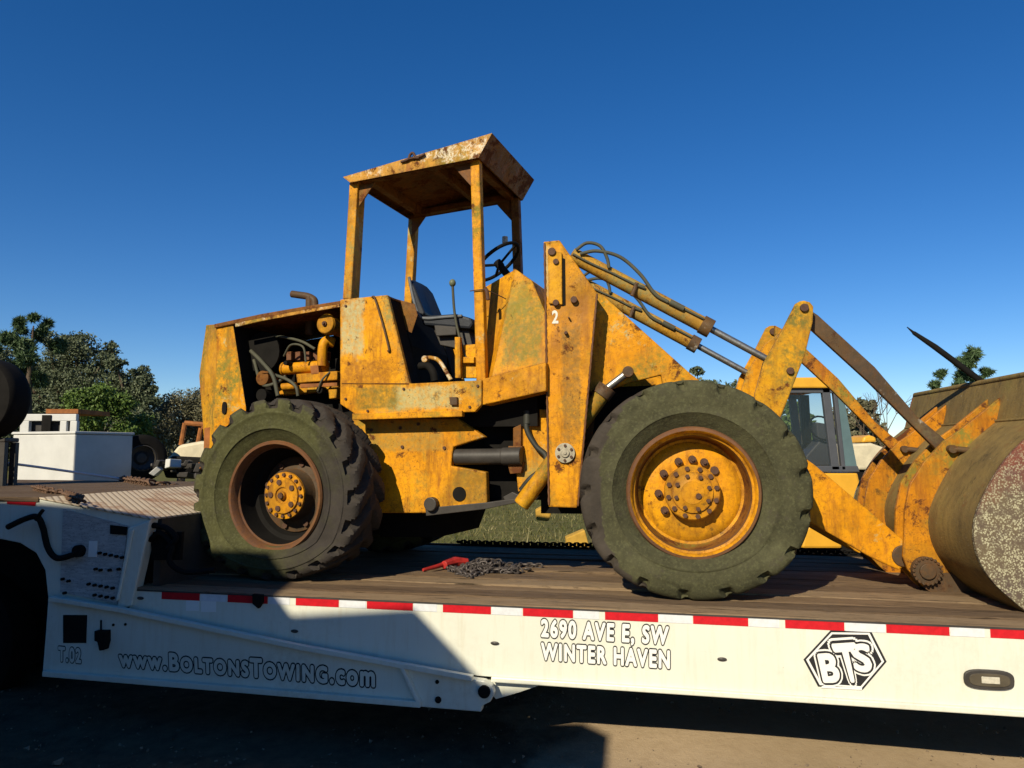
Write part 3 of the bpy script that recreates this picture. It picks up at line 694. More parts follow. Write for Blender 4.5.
mb = MB(RR); mb.pp([(204, 428), (217, 426), (216, 460), (203, 460)], .56, .66); mb.build('tail_bracket', RUSTO, L, .006)
# hood plate
mb = MB(RR)
hp = f.P([(214, 324), (260, 314), (300, 307), (341, 300.5), (341, 304), (300, 311), (260, 318.5), (214, 328)], .48)
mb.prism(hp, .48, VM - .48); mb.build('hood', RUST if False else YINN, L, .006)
mb = MB(RR); he = f.P([(236, 323.5), (262, 318), (300, 311), (340, 304.2), (340, 307), (300, 314), (262, 321), (236, 327)], .47); mb.prism(he, .462, .479); mb.build('hood_edge', YROOF, L)
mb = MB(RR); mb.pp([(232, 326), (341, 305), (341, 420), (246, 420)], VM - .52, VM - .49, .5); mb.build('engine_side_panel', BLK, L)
# engine
mb = MB(RR); ue0, ze0 = f.at(255, 430, .8); ue1, _ = f.at(340, 430, .8)
mb.box(ue0, ue1 + .2, .78, 1.2, 1.35, 2.28); mb.box(ue0 + .1, ue1 + .2, .84, 1.14, 2.28, 2.5); mb.box(ue0 - .18, ue0 - .02, .62, 1.3, 1.5, 2.6); mb.build('engine', BLK, L, .01)
def tb(mb, pts, v, r, n=12): return mb.tube([mb.fr.p3(x, y, v) for x, y in pts], r, n)
mb = MB(RR); tb(mb, [(284, 369), (326, 366)], .70, .048, 16); tb(mb, [(283, 369), (285, 369)], .70, .056, 16); tb(mb, [(324, 366), (326, 366)], .70, .056, 16)
mb.pp([(296, 374), (337, 371), (337, 380), (297, 383)], .60, .72); mb.pp([(276, 388), (338, 381), (338, 390), (276, 395)], .66, .78); mb.pp([(328, 388), (337, 387), (336, 398), (329, 399)], .62, .70)
tb(mb, [(282, 387), (296, 386)], .62, .03, 10)
mb.build('engine_manifold', YEL, L, .006, smooth=40)
u, z = f.at(326, 324, .55); mb = MB(RR); mb.cyl(u, z, .082, .55, .57, 28); mb.cyl(u, z, .074, .535, .55, 28, .08); mb.cyl(u, z, .072, .57, .95, 28); ac = mb.build('air_cleaner', YHUB, L, .004, smooth=40)
mb = MB(RR); mb.cyl(u, z, .02, .52, .5345, 10); mb.cyl(u, z, .01, .505, .52, 8); mb.build('wing_nut', BOLT, ac)
mb = MB(RR); mb.curve([f.p3(334, 343, .70), f.p3(327, 341, .66), f.p3(323, 347, .64), f.p3(322, 366, .64)], .04, 14); mb.build('intake_pipe', YEL, L, smooth=40)
mb = MB(RR); mb.tube([f.p3(310, 297, .85), f.p3(309, 335, .85)], .035, 12)
mb.curve([f.p3(292, 294, .85), f.p3(299, 295, .85), f.p3(308, 296.5, .85), f.p3(314, 300, .85), f.p3(315, 306, .85)], [.03] * 33, 14); mb.build('exhaust_pipe', RUST, L, smooth=40)
mb = MB(RR); mb.curve([f.p3(251, 351, .62), f.p3(262, 362, .58), f.p3(273, 376, .56), f.p3(278, 396, .55)], .017); mb.curve([f.p3(275, 375, .6), f.p3(288, 380, .57), f.p3(296, 387, .55), f.p3(298, 396, .55)], .013); mb.build('engine_hose', HOSEG, L, smooth=60)
for x, y, r, b in ((262, 395, .05, .7), (320, 390, .028, .66), (286, 363, .018, .7)): mb = MB(RR); mb.cyl(*f.at(x, y, .6), r, .59, b); mb.build('engine_fitting', BLK, L)
mb = MB(RR); tb(mb, [(268, 372), (268, 374)], .62, .05, 16); mb.cyl(*f.at(262, 378, .58), .06, .58, .72, 20); mb.build('alternator', YINN, L, .004, smooth=40)
mb = MB(RR)
for k in range(5): mb.pp([(286 + k * 9, 352), (291 + k * 9, 351.3), (291 + k * 9, 360), (286 + k * 9, 360.5)], .74, .80, .74)
mb.build('valve_covers', RUSTR, L, .004)
mb = MB(RR); mb.curve([f.p3(258, 340, .7), f.p3(275, 336, .68), f.p3(300, 341, .66), f.p3(315, 349, .66)], .012); mb.curve([f.p3(284, 356, .66), f.p3(291, 345, .62), f.p3(303, 347, .62), f.p3(306, 362, .62)], .009); mb.curve([f.p3(254, 360, .66), f.p3(262, 384, .6), f.p3(276, 383, .6), f.p3(286, 376, .62)], .014); mb.curve([f.p3(330, 372, .6), f.p3(322, 380, .57), f.p3(318, 391, .58)], .008); mb.build('engine_wiring', HOSEG, L, smooth=60)
mb = MB(RR); mb.cyl(*f.at(262, 352, .66), .17, .66, .68, 24); mb.build('fan_pulley', BLK, L)
mb = MB(RR); mb.pp([(300, 384), (337, 382.5), (337, 386), (300, 388)], .585, .60); mb.pp([(310, 366), (318, 365), (319, 374), (311, 375)], .60, .645); mb.build('manifold_bracket', RUSTO, L, .003)
# side tanks / cab side panels (near and far)
sp = [(340, 299.5), (387.3, 294.8), (409.4, 383.6), (409.4, 400), (340, 402)]
sp2 = [(340, 299.5), (387.3, 294.8), (409.4, 383.6), (481.7, 380.1), (481.2, 404.7), (474.9, 411.8), (358, 416), (340, 404)]
side = pair(RR, 'cab_side_panel', YSIDE, sp2, .42, .46, VM, .006)[0]
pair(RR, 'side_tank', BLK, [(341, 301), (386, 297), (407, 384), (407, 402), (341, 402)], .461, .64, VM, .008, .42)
mb = MB(RR); mb.pp([(388.5, 296.5), (412, 303), (415, 314), (409, 332), (397, 326)], .642, .649, .60); mb.build('seat_fender', YINN, L)
pair(RR, 'tank_top', YINN, [(341, 299.8), (386.5, 295.2), (387, 297.0), (341, 301.2)], .461, .65, VM, 0, .42)
pair(RR, 'cab_sill', BLK, [(409.6, 386), (480, 382.5), (480, 404), (474, 410), (409.6, 410)], .461, .62, VM, .006, .42)
uf0 = f.at(409.6, 390, .42)[0]; uf1 = f.at(481, 390, .42)[0]; zf1 = f.at(445, 384, .42)[1]
mb = MB(RR); mb.box(uf0 - .02, uf1 + .35, .621, VM - .621, zf1 - .30, zf1 - .05); mb.build('cab_floor', BLK, L)
mb = MB(RR); pr = f.P([(362, 299), (391, 297), (409, 345), (409, 384), (362, 384)], .6); mb.prism(pr, .651, VM - .651); mb.build('seat_bulkhead', BLK, L, .006)
mb = MB(RR); mb.curve([f.p3(372, 297, .412), f.p3(375, 299, .405), f.p3(383, 325, .405), f.p3(389, 349, .405), f.p3(388, 351, .415)], .008); mb.build('grab_handle', RUST, side, smooth=60)
mb = MB(RR); mb.pp([(449, 397), (457, 397), (457, 405), (450, 405)], .395, .4195); mb.build('step_bracket', RUST, L, .004)
mb = MB(RR); mb.pp([(352, 413.5), (462, 410.5), (462, 416.5), (352, 420)], .40, .45, .40); mb.build('sill_ledge', YEL, L, .004)
# chassis
pair(RR, 'chassis_plate', YCHAS, [(330, 420), (456, 418), (485, 437), (453, 447), (451, 466), (486, 472), (487, 503), (448, 511), (425, 513), (330, 513)], .56, .62, VM, .008)
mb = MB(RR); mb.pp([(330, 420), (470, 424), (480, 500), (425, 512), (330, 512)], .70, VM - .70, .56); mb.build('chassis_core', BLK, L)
u, z = f.at(459.5, 494, .56); mb = MB(RR); mb.cyl(u, z, .052, .553, .558, 24); mb.build('access_hole', BLK, L)
mb = MB(RR); u, z = f.at(431.5, 504, .53); mb.cyl(u, z, .05, .50, .5595, 16); mb.build('pivot_boss', DARK, L, .006)
mb = MB(RR); mb.pp([(425, 508), (486, 502.5), (520, 498), (520, 502), (486, 509), (426, 516)], .54, 1.2, .54); mb.build('belly_plate', DARK, L, .004)
for x, y in ((371, 430), (400, 428), (418, 424), (444, 448), (402, 447)):
    mb = MB(RR); u, z = f.at(x, y, .55); mb.cyl(u, z, .013, .55, .5595, 8); mb.build('chassis_bolt', BOLT, L)
mb = MB(RR); mb.pp([(380, 505), (480, 503), (470, 530), (440, 537), (380, 537)], .92, 1.1, .92); mb.build('belly_guard', BLK, L)
# steering cylinder and dark joint
mb = MB(RR); tb(mb, [(456, 457), (503, 456.5)], .60, .058, 20); tb(mb, [(503, 456.5), (522, 456)], .60, .064, 20); mb.build('steering_cylinder', DARK, L, .004, smooth=40)
mb = MB(RR); mb.pp([(462, 412), (548, 396), (545, 500), (472, 500)], .78, 1.15, .78); mb.build('articulation_joint', BLK, L)
mb = MB(RR); mb.pp([(513, 428), (521, 424), (521, 448), (513, 447)], .62, .70); mb.build('hinge_lug', YINN, L, .004); mb = MB(RR); mb.pp([(508, 446), (522, 446), (522, 450), (508, 450)], .6, .66); mb.build('hinge_lug', YINN, L, .004); mb = MB(RR); mb.pp([(507, 463), (523, 462), (521, 473), (510, 474)], .6, .7); mb.build('hinge_lug', YINN, L, .004)
mb = MB(RR); mb.pp([(503, 497), (512, 492), (525, 498), (520, 502), (505, 501)], .6, .66); mb.build('hinge_lug', DARK, L, .004)
# front of platform
pair(RR, 'platform_front', YEL, [(482.5, 379), (546, 362.5), (546, 391), (482.5, 405)], .44, .60, VM, .006)
for x, y in ((346, 399), (404, 389), (478, 386), (470, 407), (368, 411), (346, 306)):
    mb = MB(RR); mb.cyl(*f.at(x, y, .42), .011, .410, .4198, 6); mb.build('panel_bolt', BOLT, side, .002)
mb = MB(RR); mb.tube([f.p3(342, 383.5, .4185), f.p3(409, 383.8, .4185)], .004, 6); mb.build('panel_seam', YINN, side)
# cowl
def on_face(x, y, ref, k):                                # point of the inward-leaning cowl face under a traced outline point
    v = .6
    for _ in range(30):
        u, z = f.at(x, y, v); v = .50 + k * max(0, z - (ref[1] + (u - ref[0]) * ref[2]))
    return (u, v, z)
d1_, e1_ = f.at(492, 377, .50), f.at(546, 363, .50); rf_ = (d1_[0], d1_[1], (e1_[1] - d1_[1]) / (e1_[0] - d1_[0]))
nb = [on_face(515.5, 269, rf_, .28), f.p3(485, 287, .80), f.p3(485, 382, .60), (d1_[0], .50, d1_[1]), (e1_[0], .50, e1_[1]), on_face(546, 314, rf_, .28), on_face(532, 281, rf_, .28)]
fb = mirror(nb, VM); mb = MB(RR)
mb.add(nb + fb, [(0, 3, 4, 5, 6), (0, 1, 2, 3), (7, 13, 12, 11, 10), (7, 10, 9, 8), (0, 6, 13, 7), (0, 7, 8, 1), (1, 8, 9, 2), (6, 5, 12, 13), (4, 11, 12, 5), (2, 9, 10, 11, 4, 3)])
mb.build('dash_cowl', YCOWL, L, .006)
# posts and canopy
def post(mb, xb0, xb1, yb, xt0, xt1, yt, v0, v1):
    pr = f.P([(xb0, yb), (xb1, yb), (xt1, yt), (xt0, yt)], .5); mb.prism(pr, v0, v1)
for v0, v1 in ((.5, .62), (1.49, 1.56)):
    mb = MB(RR); post(mb, 342.5, 351, 299, 349.5, 358, 180, v0, v1); mb.build('canopy_post', YEL2, L, .006)
for v0, v1 in ((.5, .565), (VM - .565, VM - .5)):
    mb = MB(RR); post(mb, 476, 485.5, 381, 470, 479, 159, v0, v1); mb.build('canopy_post', YEL if v0 < 1 else YINN, L, .006)  # far post gets the dark paint, roof shade put into its colour
# canopy: open pan with flared near/far/front lips
CV = .45; rf = f.P([(343, 177), (350, 182.5), (478.5, 157.5), (492, 133)], CV)
(au, az), (bu, bz), (cu_, cz), (du, dz_) = rf
mb = MB(RR)
N_ = [(au, CV, az), (bu, CV, bz), (cu_, CV, cz), (du, CV, dz_)]; Fv = mirror(N_, VM - .05)
th = .012
Ni = [(au + .01, CV + th, az - th), (bu + .01, CV + th, bz), (cu_ - .01, CV + th, cz), (du - .025, CV + th, dz_ - th)]; Fi = mirror(Ni, VM - .05)
P_ = N_ + Fv + Ni + Fi
mb.add(P_, [(0, 1, 2, 3), (4, 7, 6, 5), (0, 3, 7, 4), (3, 2, 6, 7), (0, 4, 5, 1),
            (8, 11, 10, 9), (12, 13, 14, 15), (8, 12, 15, 11), (11, 15, 14, 10), (8, 9, 13, 12),
            (0 + 1, 9, 10, 2), (5, 6, 14, 13), (2, 10, 14, 6), (1, 5, 13, 9)])
mb.mi = [0, 0, 0, 1, 0, 1, 1, 1, 1, 1, 1, 1, 1, 1][:len(mb.f)]  # front lip and inside take the darkened paint as underside shade
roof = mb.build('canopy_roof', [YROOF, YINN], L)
mb = MB(RR)
def zl(u): return bz + (cz - bz) * (u - bu) / (cu_ - bu)
def zt(u): return az + (dz_ - az) * (u - au) / (du - au)
for u in (bu + .10, cu_ - .12):
    mb.box(u, u + .06, .475, VM - .53, zl(u) - .0, zl(u) + .07)
for v0 in (.475, VM - .585):
    mb.prism([(bu + .08, zl(bu) + .002), (cu_ - .06, zl(cu_) + .002), (cu_ - .06, zl(cu_) + .05), (bu + .08, zl(bu) + .05)], v0, v0 + .06)
um = (bu + cu_) / 2 + .1; mb.box(um, um + .05, .475, VM - .53, zt(um) - .09, zt(um) - .03)
mb.build('roof_frame', YINN, roof, .004)
for v0 in (.52, VM - .54):
    for uu, s_ in ((f.at(358, 182, .5)[0], 1), (f.at(470, 159, .5)[0], -1)):
        z0_ = zl(uu) - .002; mb = MB(RR); mb.prism([(uu, z0_), (uu + s_ * .14, z0_ + (zl(uu + s_ * .14) - zl(uu))), (uu, z0_ - .17)], v0, v0 + .012); mb.build('gusset_plate', YINN, roof)
mb = MB(RR); mb.curve([f.p3(401, 162, .44), f.p3(408, 159.5, .435), f.p3(410, 155, .435), f.p3(413, 153, .435), f.p3(416, 157, .435), f.p3(421, 156, .435), f.p3(425, 154, .435)], .010); mb.curve([f.p3(408, 159, .435), f.p3(414, 158, .435), f.p3(419, 158, .435)], .008); mb.build('light_bracket', BOLT, roof, smooth=60)
# seat
mb = MB(RR); v0, v1 = .74, 1.10
bk = f.P([(408, 278), (411, 276.5), (414, 280), (425, 312), (421, 317), (417, 312)], .74)
nv = 7; vs = []
for i in range(nv):
    t = i / (nv - 1); v = v0 + (v1 - v0) * t; sc = 1 - .16 * (2 * t - 1) ** 4; dip = .05 * (1 - (2 * t - 1) ** 2)
    zb = bk[4][1]
    vs += [(u - dip * .6, v, zb + (z - zb) * sc) for u, z in bk]
mb.add(vs, [(i * 6 + j, i * 6 + (j + 1) % 6, (i + 1) * 6 + (j + 1) % 6, (i + 1) * 6 + j) for i in range(nv - 1) for j in range(6)] + [tuple(range(6)), tuple(range(6 * nv - 6, 6 * nv))])
seat = mb.build('seat', SEATM, L, .012, smooth=40)
mb = MB(RR); mb.curve([f.p3(409, 277, .735), f.p3(413, 297, .735), f.p3(419, 315, .735), f.p3(427, 318.5, .735), f.p3(446, 317, .735), f.p3(462, 316, .735)], .012); mb.build('seat_piping', SEATE, seat, smooth=60)
mb = MB(RR); mb.prism(f.P([(420, 316), (455, 313.5), (471, 318), (473, 324), (470, 329), (422, 325)], .74), .74, 1.12); mb.build('seat_cushion', SEATM, seat, .02)
mb = MB(RR); mb.pp([(432, 326), (468, 328), (474, 352), (440, 345)], .80, 1.14); mb.pp([(434, 325), (456, 324), (456, 335), (436, 336)], .745, .80, .745); mb.build('seat_base', DARK, L, .006)
# steering wheel
hc = Vector(f.p3(497, 262, .93)); nrm = Vector((-.62, -.0, .78)).normalized(); e1 = Vector((0, 1, 0)); e2 = nrm.cross(e1).normalized()
mb = MB(RR); ring = [hc + (e1 * math.cos(a) + e2 * math.sin(a)) * .205 for a in np.linspace(0, 2 * math.pi, 40)]
mb.tube(ring, .014, 8)
for a in (.5, 2.6, 4.7): mb.tube([hc - nrm * .03, hc + (e1 * math.cos(a) + e2 * math.sin(a)) * .205], .011, 6)
mb.tube([hc - nrm * .05, hc], .035, 10); sw = mb.build('steering_wheel', BLK, L, smooth=60)
mb = MB(RR); mb.tube([hc - nrm * .05, hc - nrm * .4], .03, 10); mb.build('steering_column', BLK, L, smooth=60)
ax = Vector((0, 0, 1))
mb = MB(RR); kb = Vector(f.p3(505, 243, .95)); mb.tube([kb, kb + Vector((0, 0, .05))], .022, 8); mb.build('spinner_knob', CAPM, sw)
# control levers
mb = MB(RR); mb.curve([f.p3(452.5, 284, .70), f.p3(454.5, 312, .70), f.p3(459, 335, .70), f.p3(466, 358, .70)], .010)
lv = mb.build('control_lever', HOSEG, L, smooth=60)
mb = MB(RR); c = Vector(f.p3(452.5, 283, .70)); mb.tube([c + Vector((0, 0, .03 * math.sin(a))) for a in np.linspace(-1.5, 1.5, 9)], [max(.004, .026 * math.cos(a)) for a in np.linspace(-1.5, 1.5, 9)], 12); mb.build('lever_knob', plain('green_grey_knob', (.13, .15, .09), .5), lv, smooth=80)
mb = MB(RR); mb.pp([(454.5, 337), (460, 337), (460.5, 378), (455, 378)], .62, .66); mb.pp([(461, 345), (478, 344), (478, 378), (462, 378)], .70, .74); mb.pp([(463, 357), (474, 357), (474, 363), (463, 363)], .66, .70); mb.build('lever_stand', YEL2, L, .004)
mb = MB(RR); mb.curve([f.p3(420, 366, .66), f.p3(428, 366, .64), f.p3(433, 372, .62), f.p3(435, 381, .62)], .03); mb.build('floor_hose', BLK, L, smooth=60)
mb = MB(RR); mb.curve([f.p3(424, 358, .66), f.p3(432, 358, .64), f.p3(440, 362, .63), f.p3(451, 380, .62)], .016); mb.cyl(*f.at(425, 359, .63), .025, .62, .66); mb.build('brake_pipe', YROOF, L, smooth=60)
mb = MB(RR); mb.curve([f.p3(470, 291, .49), f.p3(478, 290, .488), f.p3(486, 290, .5), f.p3(500, 296, .6), f.p3(506, 299, .64)], .004); mb.curve([f.p3(485, 288, .5), f.p3(487, 292, .5), f.p3(488, 300, .5)], .014); mb.build('wire_tie', BOLT, L)

# ---------- front half
f = FR
tow = [(543.5, 241.5), (559.5, 240), (597.5, 293.5), (577, 508), (548.5, 507)]
mb = MB(FR); towers = pair(FR, 'loader_tower', YTOWER, tow, .425, .465, VMF, .008); tower = towers[0]
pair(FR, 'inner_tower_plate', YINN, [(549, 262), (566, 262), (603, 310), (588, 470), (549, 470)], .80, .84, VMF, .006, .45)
mb = MB(FR); mb.pp([(548, 300), (560, 300), (558, 500), (550, 500)], .47, VMF - .47, .47); mb.build('tower_web', YINN, L)
mb = MB(FR); mb.pp([(548, 251), (562, 253), (562.5, 305), (549, 304)], .405, .4245, .425); mb.build('tower_slot_bar', YMOSS, tower, .004)
mb = MB(FR); mb.pp([(562.6, 258), (565, 259), (565.5, 305), (562.8, 306)], .419, .4245, .425); mb.build('slot_shadow_gap', BLK, tower)
mb = MB(FR)
for x, y, r in ((552, 252, .028), (556, 262, .02), (556, 303, .022), (574, 300, .024), (566, 333, .012), (569, 318, .006)):
    mb = MB(FR); mb.cyl(*f.at(x, y, .41), r, .39, .4248, 12); mb.build('tower_bolt', BOLT, tower, .003)
mb = MB(FR); u, z = f.at(565, 453, .41); mb.cyl(u, z, .068, .405, .4248, 28); mb.cyl(u, z, .03, .393, .405, 16); mb.cyl(u, z, .012, .385, .393, 10)
cap = mb.build('pivot_cap', CAPM, tower, .003)
mb = MB(FR)
for i in range(6): mb.cyl(u + .05 * math.cos(i * 1.047 + .5), z + .05 * math.sin(i * 1.047 + .5), .010, .397, .405, 8)
mb.build('cap_bolt', BOLT, cap)
for pts in ([(597, 294), (578, 506)], [(544.5, 243), (549, 505)]):
    P3 = [f.p3(x, y, .4235) for x, y in pts]; mb = MB(FR)
    mb.tube([tuple(Vector(P3[0]).lerp(Vector(P3[1]), i / 60)) for i in range(61)], [.006 + .0035 * (i % 2) for i in range(61)], 6); mb.build('weld_bead', RUSTR, tower, smooth=80)
# stencilled number on tower
V, F = text_mesh('2', None, .03); q0 = f.at(552, 323, .4235); q1 = f.at(559, 310, .4235)
MB(FR).add([(q0[0] + x / .55 * (q1[0] - q0[0]), .4235, q0[1] + y / .73 * (q1[1] - q0[1])) for x, y, _ in V], F).build('stencil_number', WHITEN, tower)
# lower rear plate
pair(FR, 'hinge_plate', YEL2, [(520.5, 410), (549, 409), (549, 480), (518, 492), (516, 468), (520, 440)], .62, .66, VMF, .006)
mb = MB(FR); mb.box(f.at(540, 450, .62)[0], f.at(590, 450, .62)[0], .67, VMF - .67, 1.3, 1.75); mb.pp([(590, 388), (690, 384), (700, 440), (590, 450)], .85, 1.2, .85); mb.build('front_frame', BLK, L)
# lift arms
arm = [(556, 272), (604, 296), (691, 374), (752, 420), (815, 465), (887, 526), (903, 540), (911, 551), (909, 563), (899, 570), (887, 565), (870, 557), (832, 535), (790, 511), (742, 462), (680, 420), (664, 392), (661, 375), (628, 383), (604, 392), (578, 392), (558, 330)]
las = pair(FR, 'lift_arm', YEL, arm, .60, .66, VMF, .008); la = las[0]
for a, b, pa in ((.59, .67, las[0]), (VMF - .67, VMF - .59, las[1])):
    mb = MB(FR); mb.cyl(*f.at(903, 556, .60), .07, a, b, 24); mb.build('arm_boss', RUST, pa, .006)
mb = MB(FR); u, z = f.at(790, 455, .63); mb.tube([(u, .665, z), (u, VMF - .665, z)], .07, 16); mb.build('cross_tube', YEL2, L, smooth=40)
# lift cylinders
DCYL = paint('grimy_cylinder_paint', (.48, .25, .025), (.34, .19, .035), .55, .57, .46, .56, 11.3, (.24, .20, .07), wash=.7)
def cylpair(name, a, b, c, v, r, rr, m, capm, vend=None):
    for vv in (v, VMF - v):
        A_, B_, C_ = [(*f.at(x, y, v),) for x, y in (a, b, c)]
        mb = MB(FR); mb.tube([(A_[0], vv, A_[1]), (B_[0], vv, B_[1])], r, 20); o = mb.build(name, m, L, .003, smooth=40)
        d = (Vector(B_) - Vector(A_)).normalized() * .06
        mb = MB(FR); mb.tube([(B_[0] - d.x, vv, B_[1] - d.y), (B_[0] + d.x * .3, vv, B_[1] + d.y * .3)], r * 1.18, 20); mb.build('cylinder_gland', capm, o, .003, smooth=40)
        mb = MB(FR); mb.tube([(B_[0], vv, B_[1]), (C_[0], vv, C_[1])], rr, 14); mb.build('piston_rod', CHROME, o, smooth=40)
        mb = MB(FR); mb.cyl(C_[0], C_[1], rr * 1.5, vv - .03, vv + .03, 18); mb.build('rod_eye', RUST, o, .004)
cylpair('lift_cylinder', (521, 505), (606, 389), (628, 372), .535, .058, .026, YMOSS, RUST)
cylpair('dump_cylinder', (572, 255), (709, 328), (772, 362), .60, .056, .024, DCYL, RUST)
# clamps, steel lines and hoses on the dump cylinders
for v in (.535, VMF - .665):
    mb = MB(FR); vp = .535
    def q(x, y): u, z = f.at(x, y, vp); return (u, v, z)
    mb.curve([q(573, 254), q(590, 263), q(612, 273), q(634, 284)], .008)
    mb.curve([q(634, 284), q(645, 288)], .012)
    mb.curve([q(576, 250), q(587, 243), q(600, 246), q(607, 258), q(609, 268)], .012)
    mb.curve([q(580, 254), q(597, 251), q(620, 257), q(640, 274), q(655, 294), q(668, 302)], .013)
    mb.curve([q(668, 302), q(684, 309), q(704, 319)], .008)
    mb.tube([q(670, 302), q(684, 309)], .021, 10)
    mb.build('hydraulic_hose', HOSEG, L, smooth=60)
    mb = MB(FR); mb.tube([q(632, 296), q(637, 283)], .016, 12); mb.build('hose_clamp', RUST, L, smooth=40)
mb = MB(FR); mb.curve([f.p3(527, 413, .60), f.p3(527, 430, .58), f.p3(536, 446, .56), f.p3(546, 456, .54), f.p3(543, 468, .53), f.p3(530, 479, .53), f.p3(521, 490, .55)], .02, 10); mb.tube([f.p3(527, 411, .60), f.p3(527, 424, .59)], .027, 12); mb.build('hydraulic_hose', HOSE, L, smooth=60)
# bell-crank levers, near and far
lev = [(795.5, 303.6), (800, 301), (804.3, 300.5), (810, 302), (813.5, 306.3), (813, 321.6), (805.2, 354.9), (783, 412), (770, 440), (752, 440), (755, 393), (763.6, 363), (784.4, 325.8)]
pr = f.P(lev, .50)
for v0, v1 in ((.50, .535), (VMF - .535, VMF - .50)):
    mb = MB(FR); mb.prism(pr, v0, v1); o = mb.build('tilt_lever', YMOSS if v0 < 1 else YEL, L, .007)
    mb = MB(FR)
    for x, y, r in ((804, 308, .028), (790, 371, .024)): mb.cyl(*f.at(x, y, .50), r, v0 - .02, v1 + .02, 18)
    mb.build('lever_pin', BOLT, o, .003)
pi = f.P([(784, 330), (800, 318), (803, 340), (775, 412), (758, 430), (755, 393), (763, 363)], .67)
for v0, v1 in ((.67, .70), (VMF - .70, VMF - .67)):
    mb = MB(FR); mb.prism(pi, v0, v1); mb.build('tilt_lever', YEL2, L, .006)
# links: lever top to bucket bracket
ln = [(800, 305), (812, 311), (818, 315), (875, 367), (918, 417), (947, 441), (953, 450), (949, 457), (940, 453), (915, 428), (868, 381), (812, 330), (800, 318)]
for v0, v1, m in ((.59, .63, RUST), (VMF - .63, VMF - .59, YBUCK)):
    mb = MB(FR); mb.prism(f.P(ln, .59), v0, v1); o = mb.build('tilt_link', m, L, .006)
# bucket ---------------------------------------------------------------
curve_ = [(1.80, .845), (1.63, 1.01), (1.555, 1.16), (1.545, 1.32), (1.60, 1.48), (1.72, 1.68), (1.85, 1.82), (1.985, 1.935)]
seam = curve_[-1]; topb = (2.065, 2.215)
# bend the coarse profile smooth
def smooth_pts(p, sub=5):
    P = [Vector(q) for q in p]; P = [P[0] * 2 - P[1]] + P + [P[-1] * 2 - P[-2]]; out = []
    for i in range(1, len(P) - 2):
        for k in range(sub):
            t = k / sub; a, b, c, d = P[i - 1:i + 3]
            out.append(tuple(.5 * ((2 * b) + (c - a) * t + (2 * a - 5 * b + 4 * c - d) * t * t + (3 * b - a - 3 * c + d) * t ** 3)))
    out.append(tuple(P[-2])); return out
back = smooth_pts(curve_) + [(2.02, 2.07), topb]
ub0, zb0 = back[0]
outer = [(3.15, DZ + .015), (ub0 + .02, DZ + .02)] + back
inner = [(u + .02, z - .0) for u, z in back][::-1] + [(ub0 + .06, DZ + .045), (3.15, DZ + .035)]
BV0, BV1 = -.075, 2.08
mb = MB(FR); pts = outer + [(topb[0] + .03, topb[1] - .002)] + inner[1:]; n = len(pts)
vv = [BV0, .3, .7, 1.2, 1.6, BV1]
vs = [(u, v, z) for v in vv for u, z in pts]
mb.add(vs, [(k * n + i, k * n + (i + 1) % n, (k + 1) * n + (i + 1) % n, (k + 1) * n + i) for k in range(len(vv) - 1) for i in range(n)])
bucket = mb.build('bucket', BUCK, L, smooth=35)
side_p = outer + [(topb[0] + .06, topb[1] - .05), (2.9, 1.75), (3.2, 1.1)]
for v0, v1 in ((BV0 - .03, BV0 - .0005), (BV1 + .0005, BV1 + .03)):
    mb = MB(FR); mb.prism(side_p, v0, v1); mb.build('side_plate', LICH, bucket, .004)
# weld seam strip
mb = MB(FR); mb.tube([(seam[0] - .003, BV0, seam[1]), (seam[0] - .003, BV1, seam[1])], .010, 8); mb.build('weld_seam', BUCK, bucket)
mb = MB(FR); mb.tube([(topb[0] + .01, BV0, topb[1]), (topb[0] + .01, BV1, topb[1])], .022, 10); mb.build('top_lip', BUCK, bucket, smooth=60)
# brackets: two plates each side
brk = [(935, 596), (923, 586), (908, 570), (903, 557), (904, 540), (905, 510), (910, 484), (924, 462), (944, 441), (950, 437), (960, 430)]
pr = f.P(brk, .53) + [(2.018, 2.09)] + [(u + .012, z) for u, z in ([(2.005, 2.02)] + back[:-2][::-1]) if z < 2.05]
for v0 in (.53, .69, VMF - .72, VMF - .56):
    mb = MB(FR); mb.prism(pr, v0, v0 + .03); o = mb.build('bucket_bracket', YBUCK, bucket, .006)
mb = MB(FR); tip = f.P([(936, 573), (952, 573), (978, 596), (936, 596), (923, 587)], .525); mb.prism(tip, .524, .5295); mb.build('bracket_foot', RUST, bucket)
u, z = f.at(927, 571, .49)
for vs_, s_ in ((.53, -1), (VMF - .53, 1)):
    a = vs_ + s_ * .045
    mb = MB(FR); mb.cyl(u, z, .088, min(a, vs_ - s_ * .001), max(a, vs_ - s_ * .001), 24); mb.cyl(u, z, .05, min(a, a + s_ * .02), max(a, a + s_ * .02), 18)
    for i in range(20): mb.cyl(u + .083 * math.cos(i * .314), z + .083 * math.sin(i * .314), .010, min(a, a + s_ * .01), max(a, a + s_ * .01), 6)
    mb.build('bucket_pin', RUST, bucket, .003)
mb = MB(FR); mb.tube([(u, .54, z), (u, .72, z)], .05, 14); mb.build('hinge_pin', RUST, bucket, smooth=40); mb = MB(FR); mb.tube([(u, VMF - .72, z), (u, VMF - .54, z)], .05, 14); mb.build('hinge_pin', RUST, bucket, smooth=40)
for v in (.48, VMF - .76):
    u, z = f.at(950, 449, .53); mb = MB(FR); mb.tube([(u, v, z), (u, v + .32, z)], .026, 14); 
    mb.curve([(u, v + .02, z), (u + .06, v + .01, z - .005), (u + .16, v + .0, z - .02), (u + .19, v, z - .02)], .02); mb.build('link_pin', RUST, bucket, smooth=50)

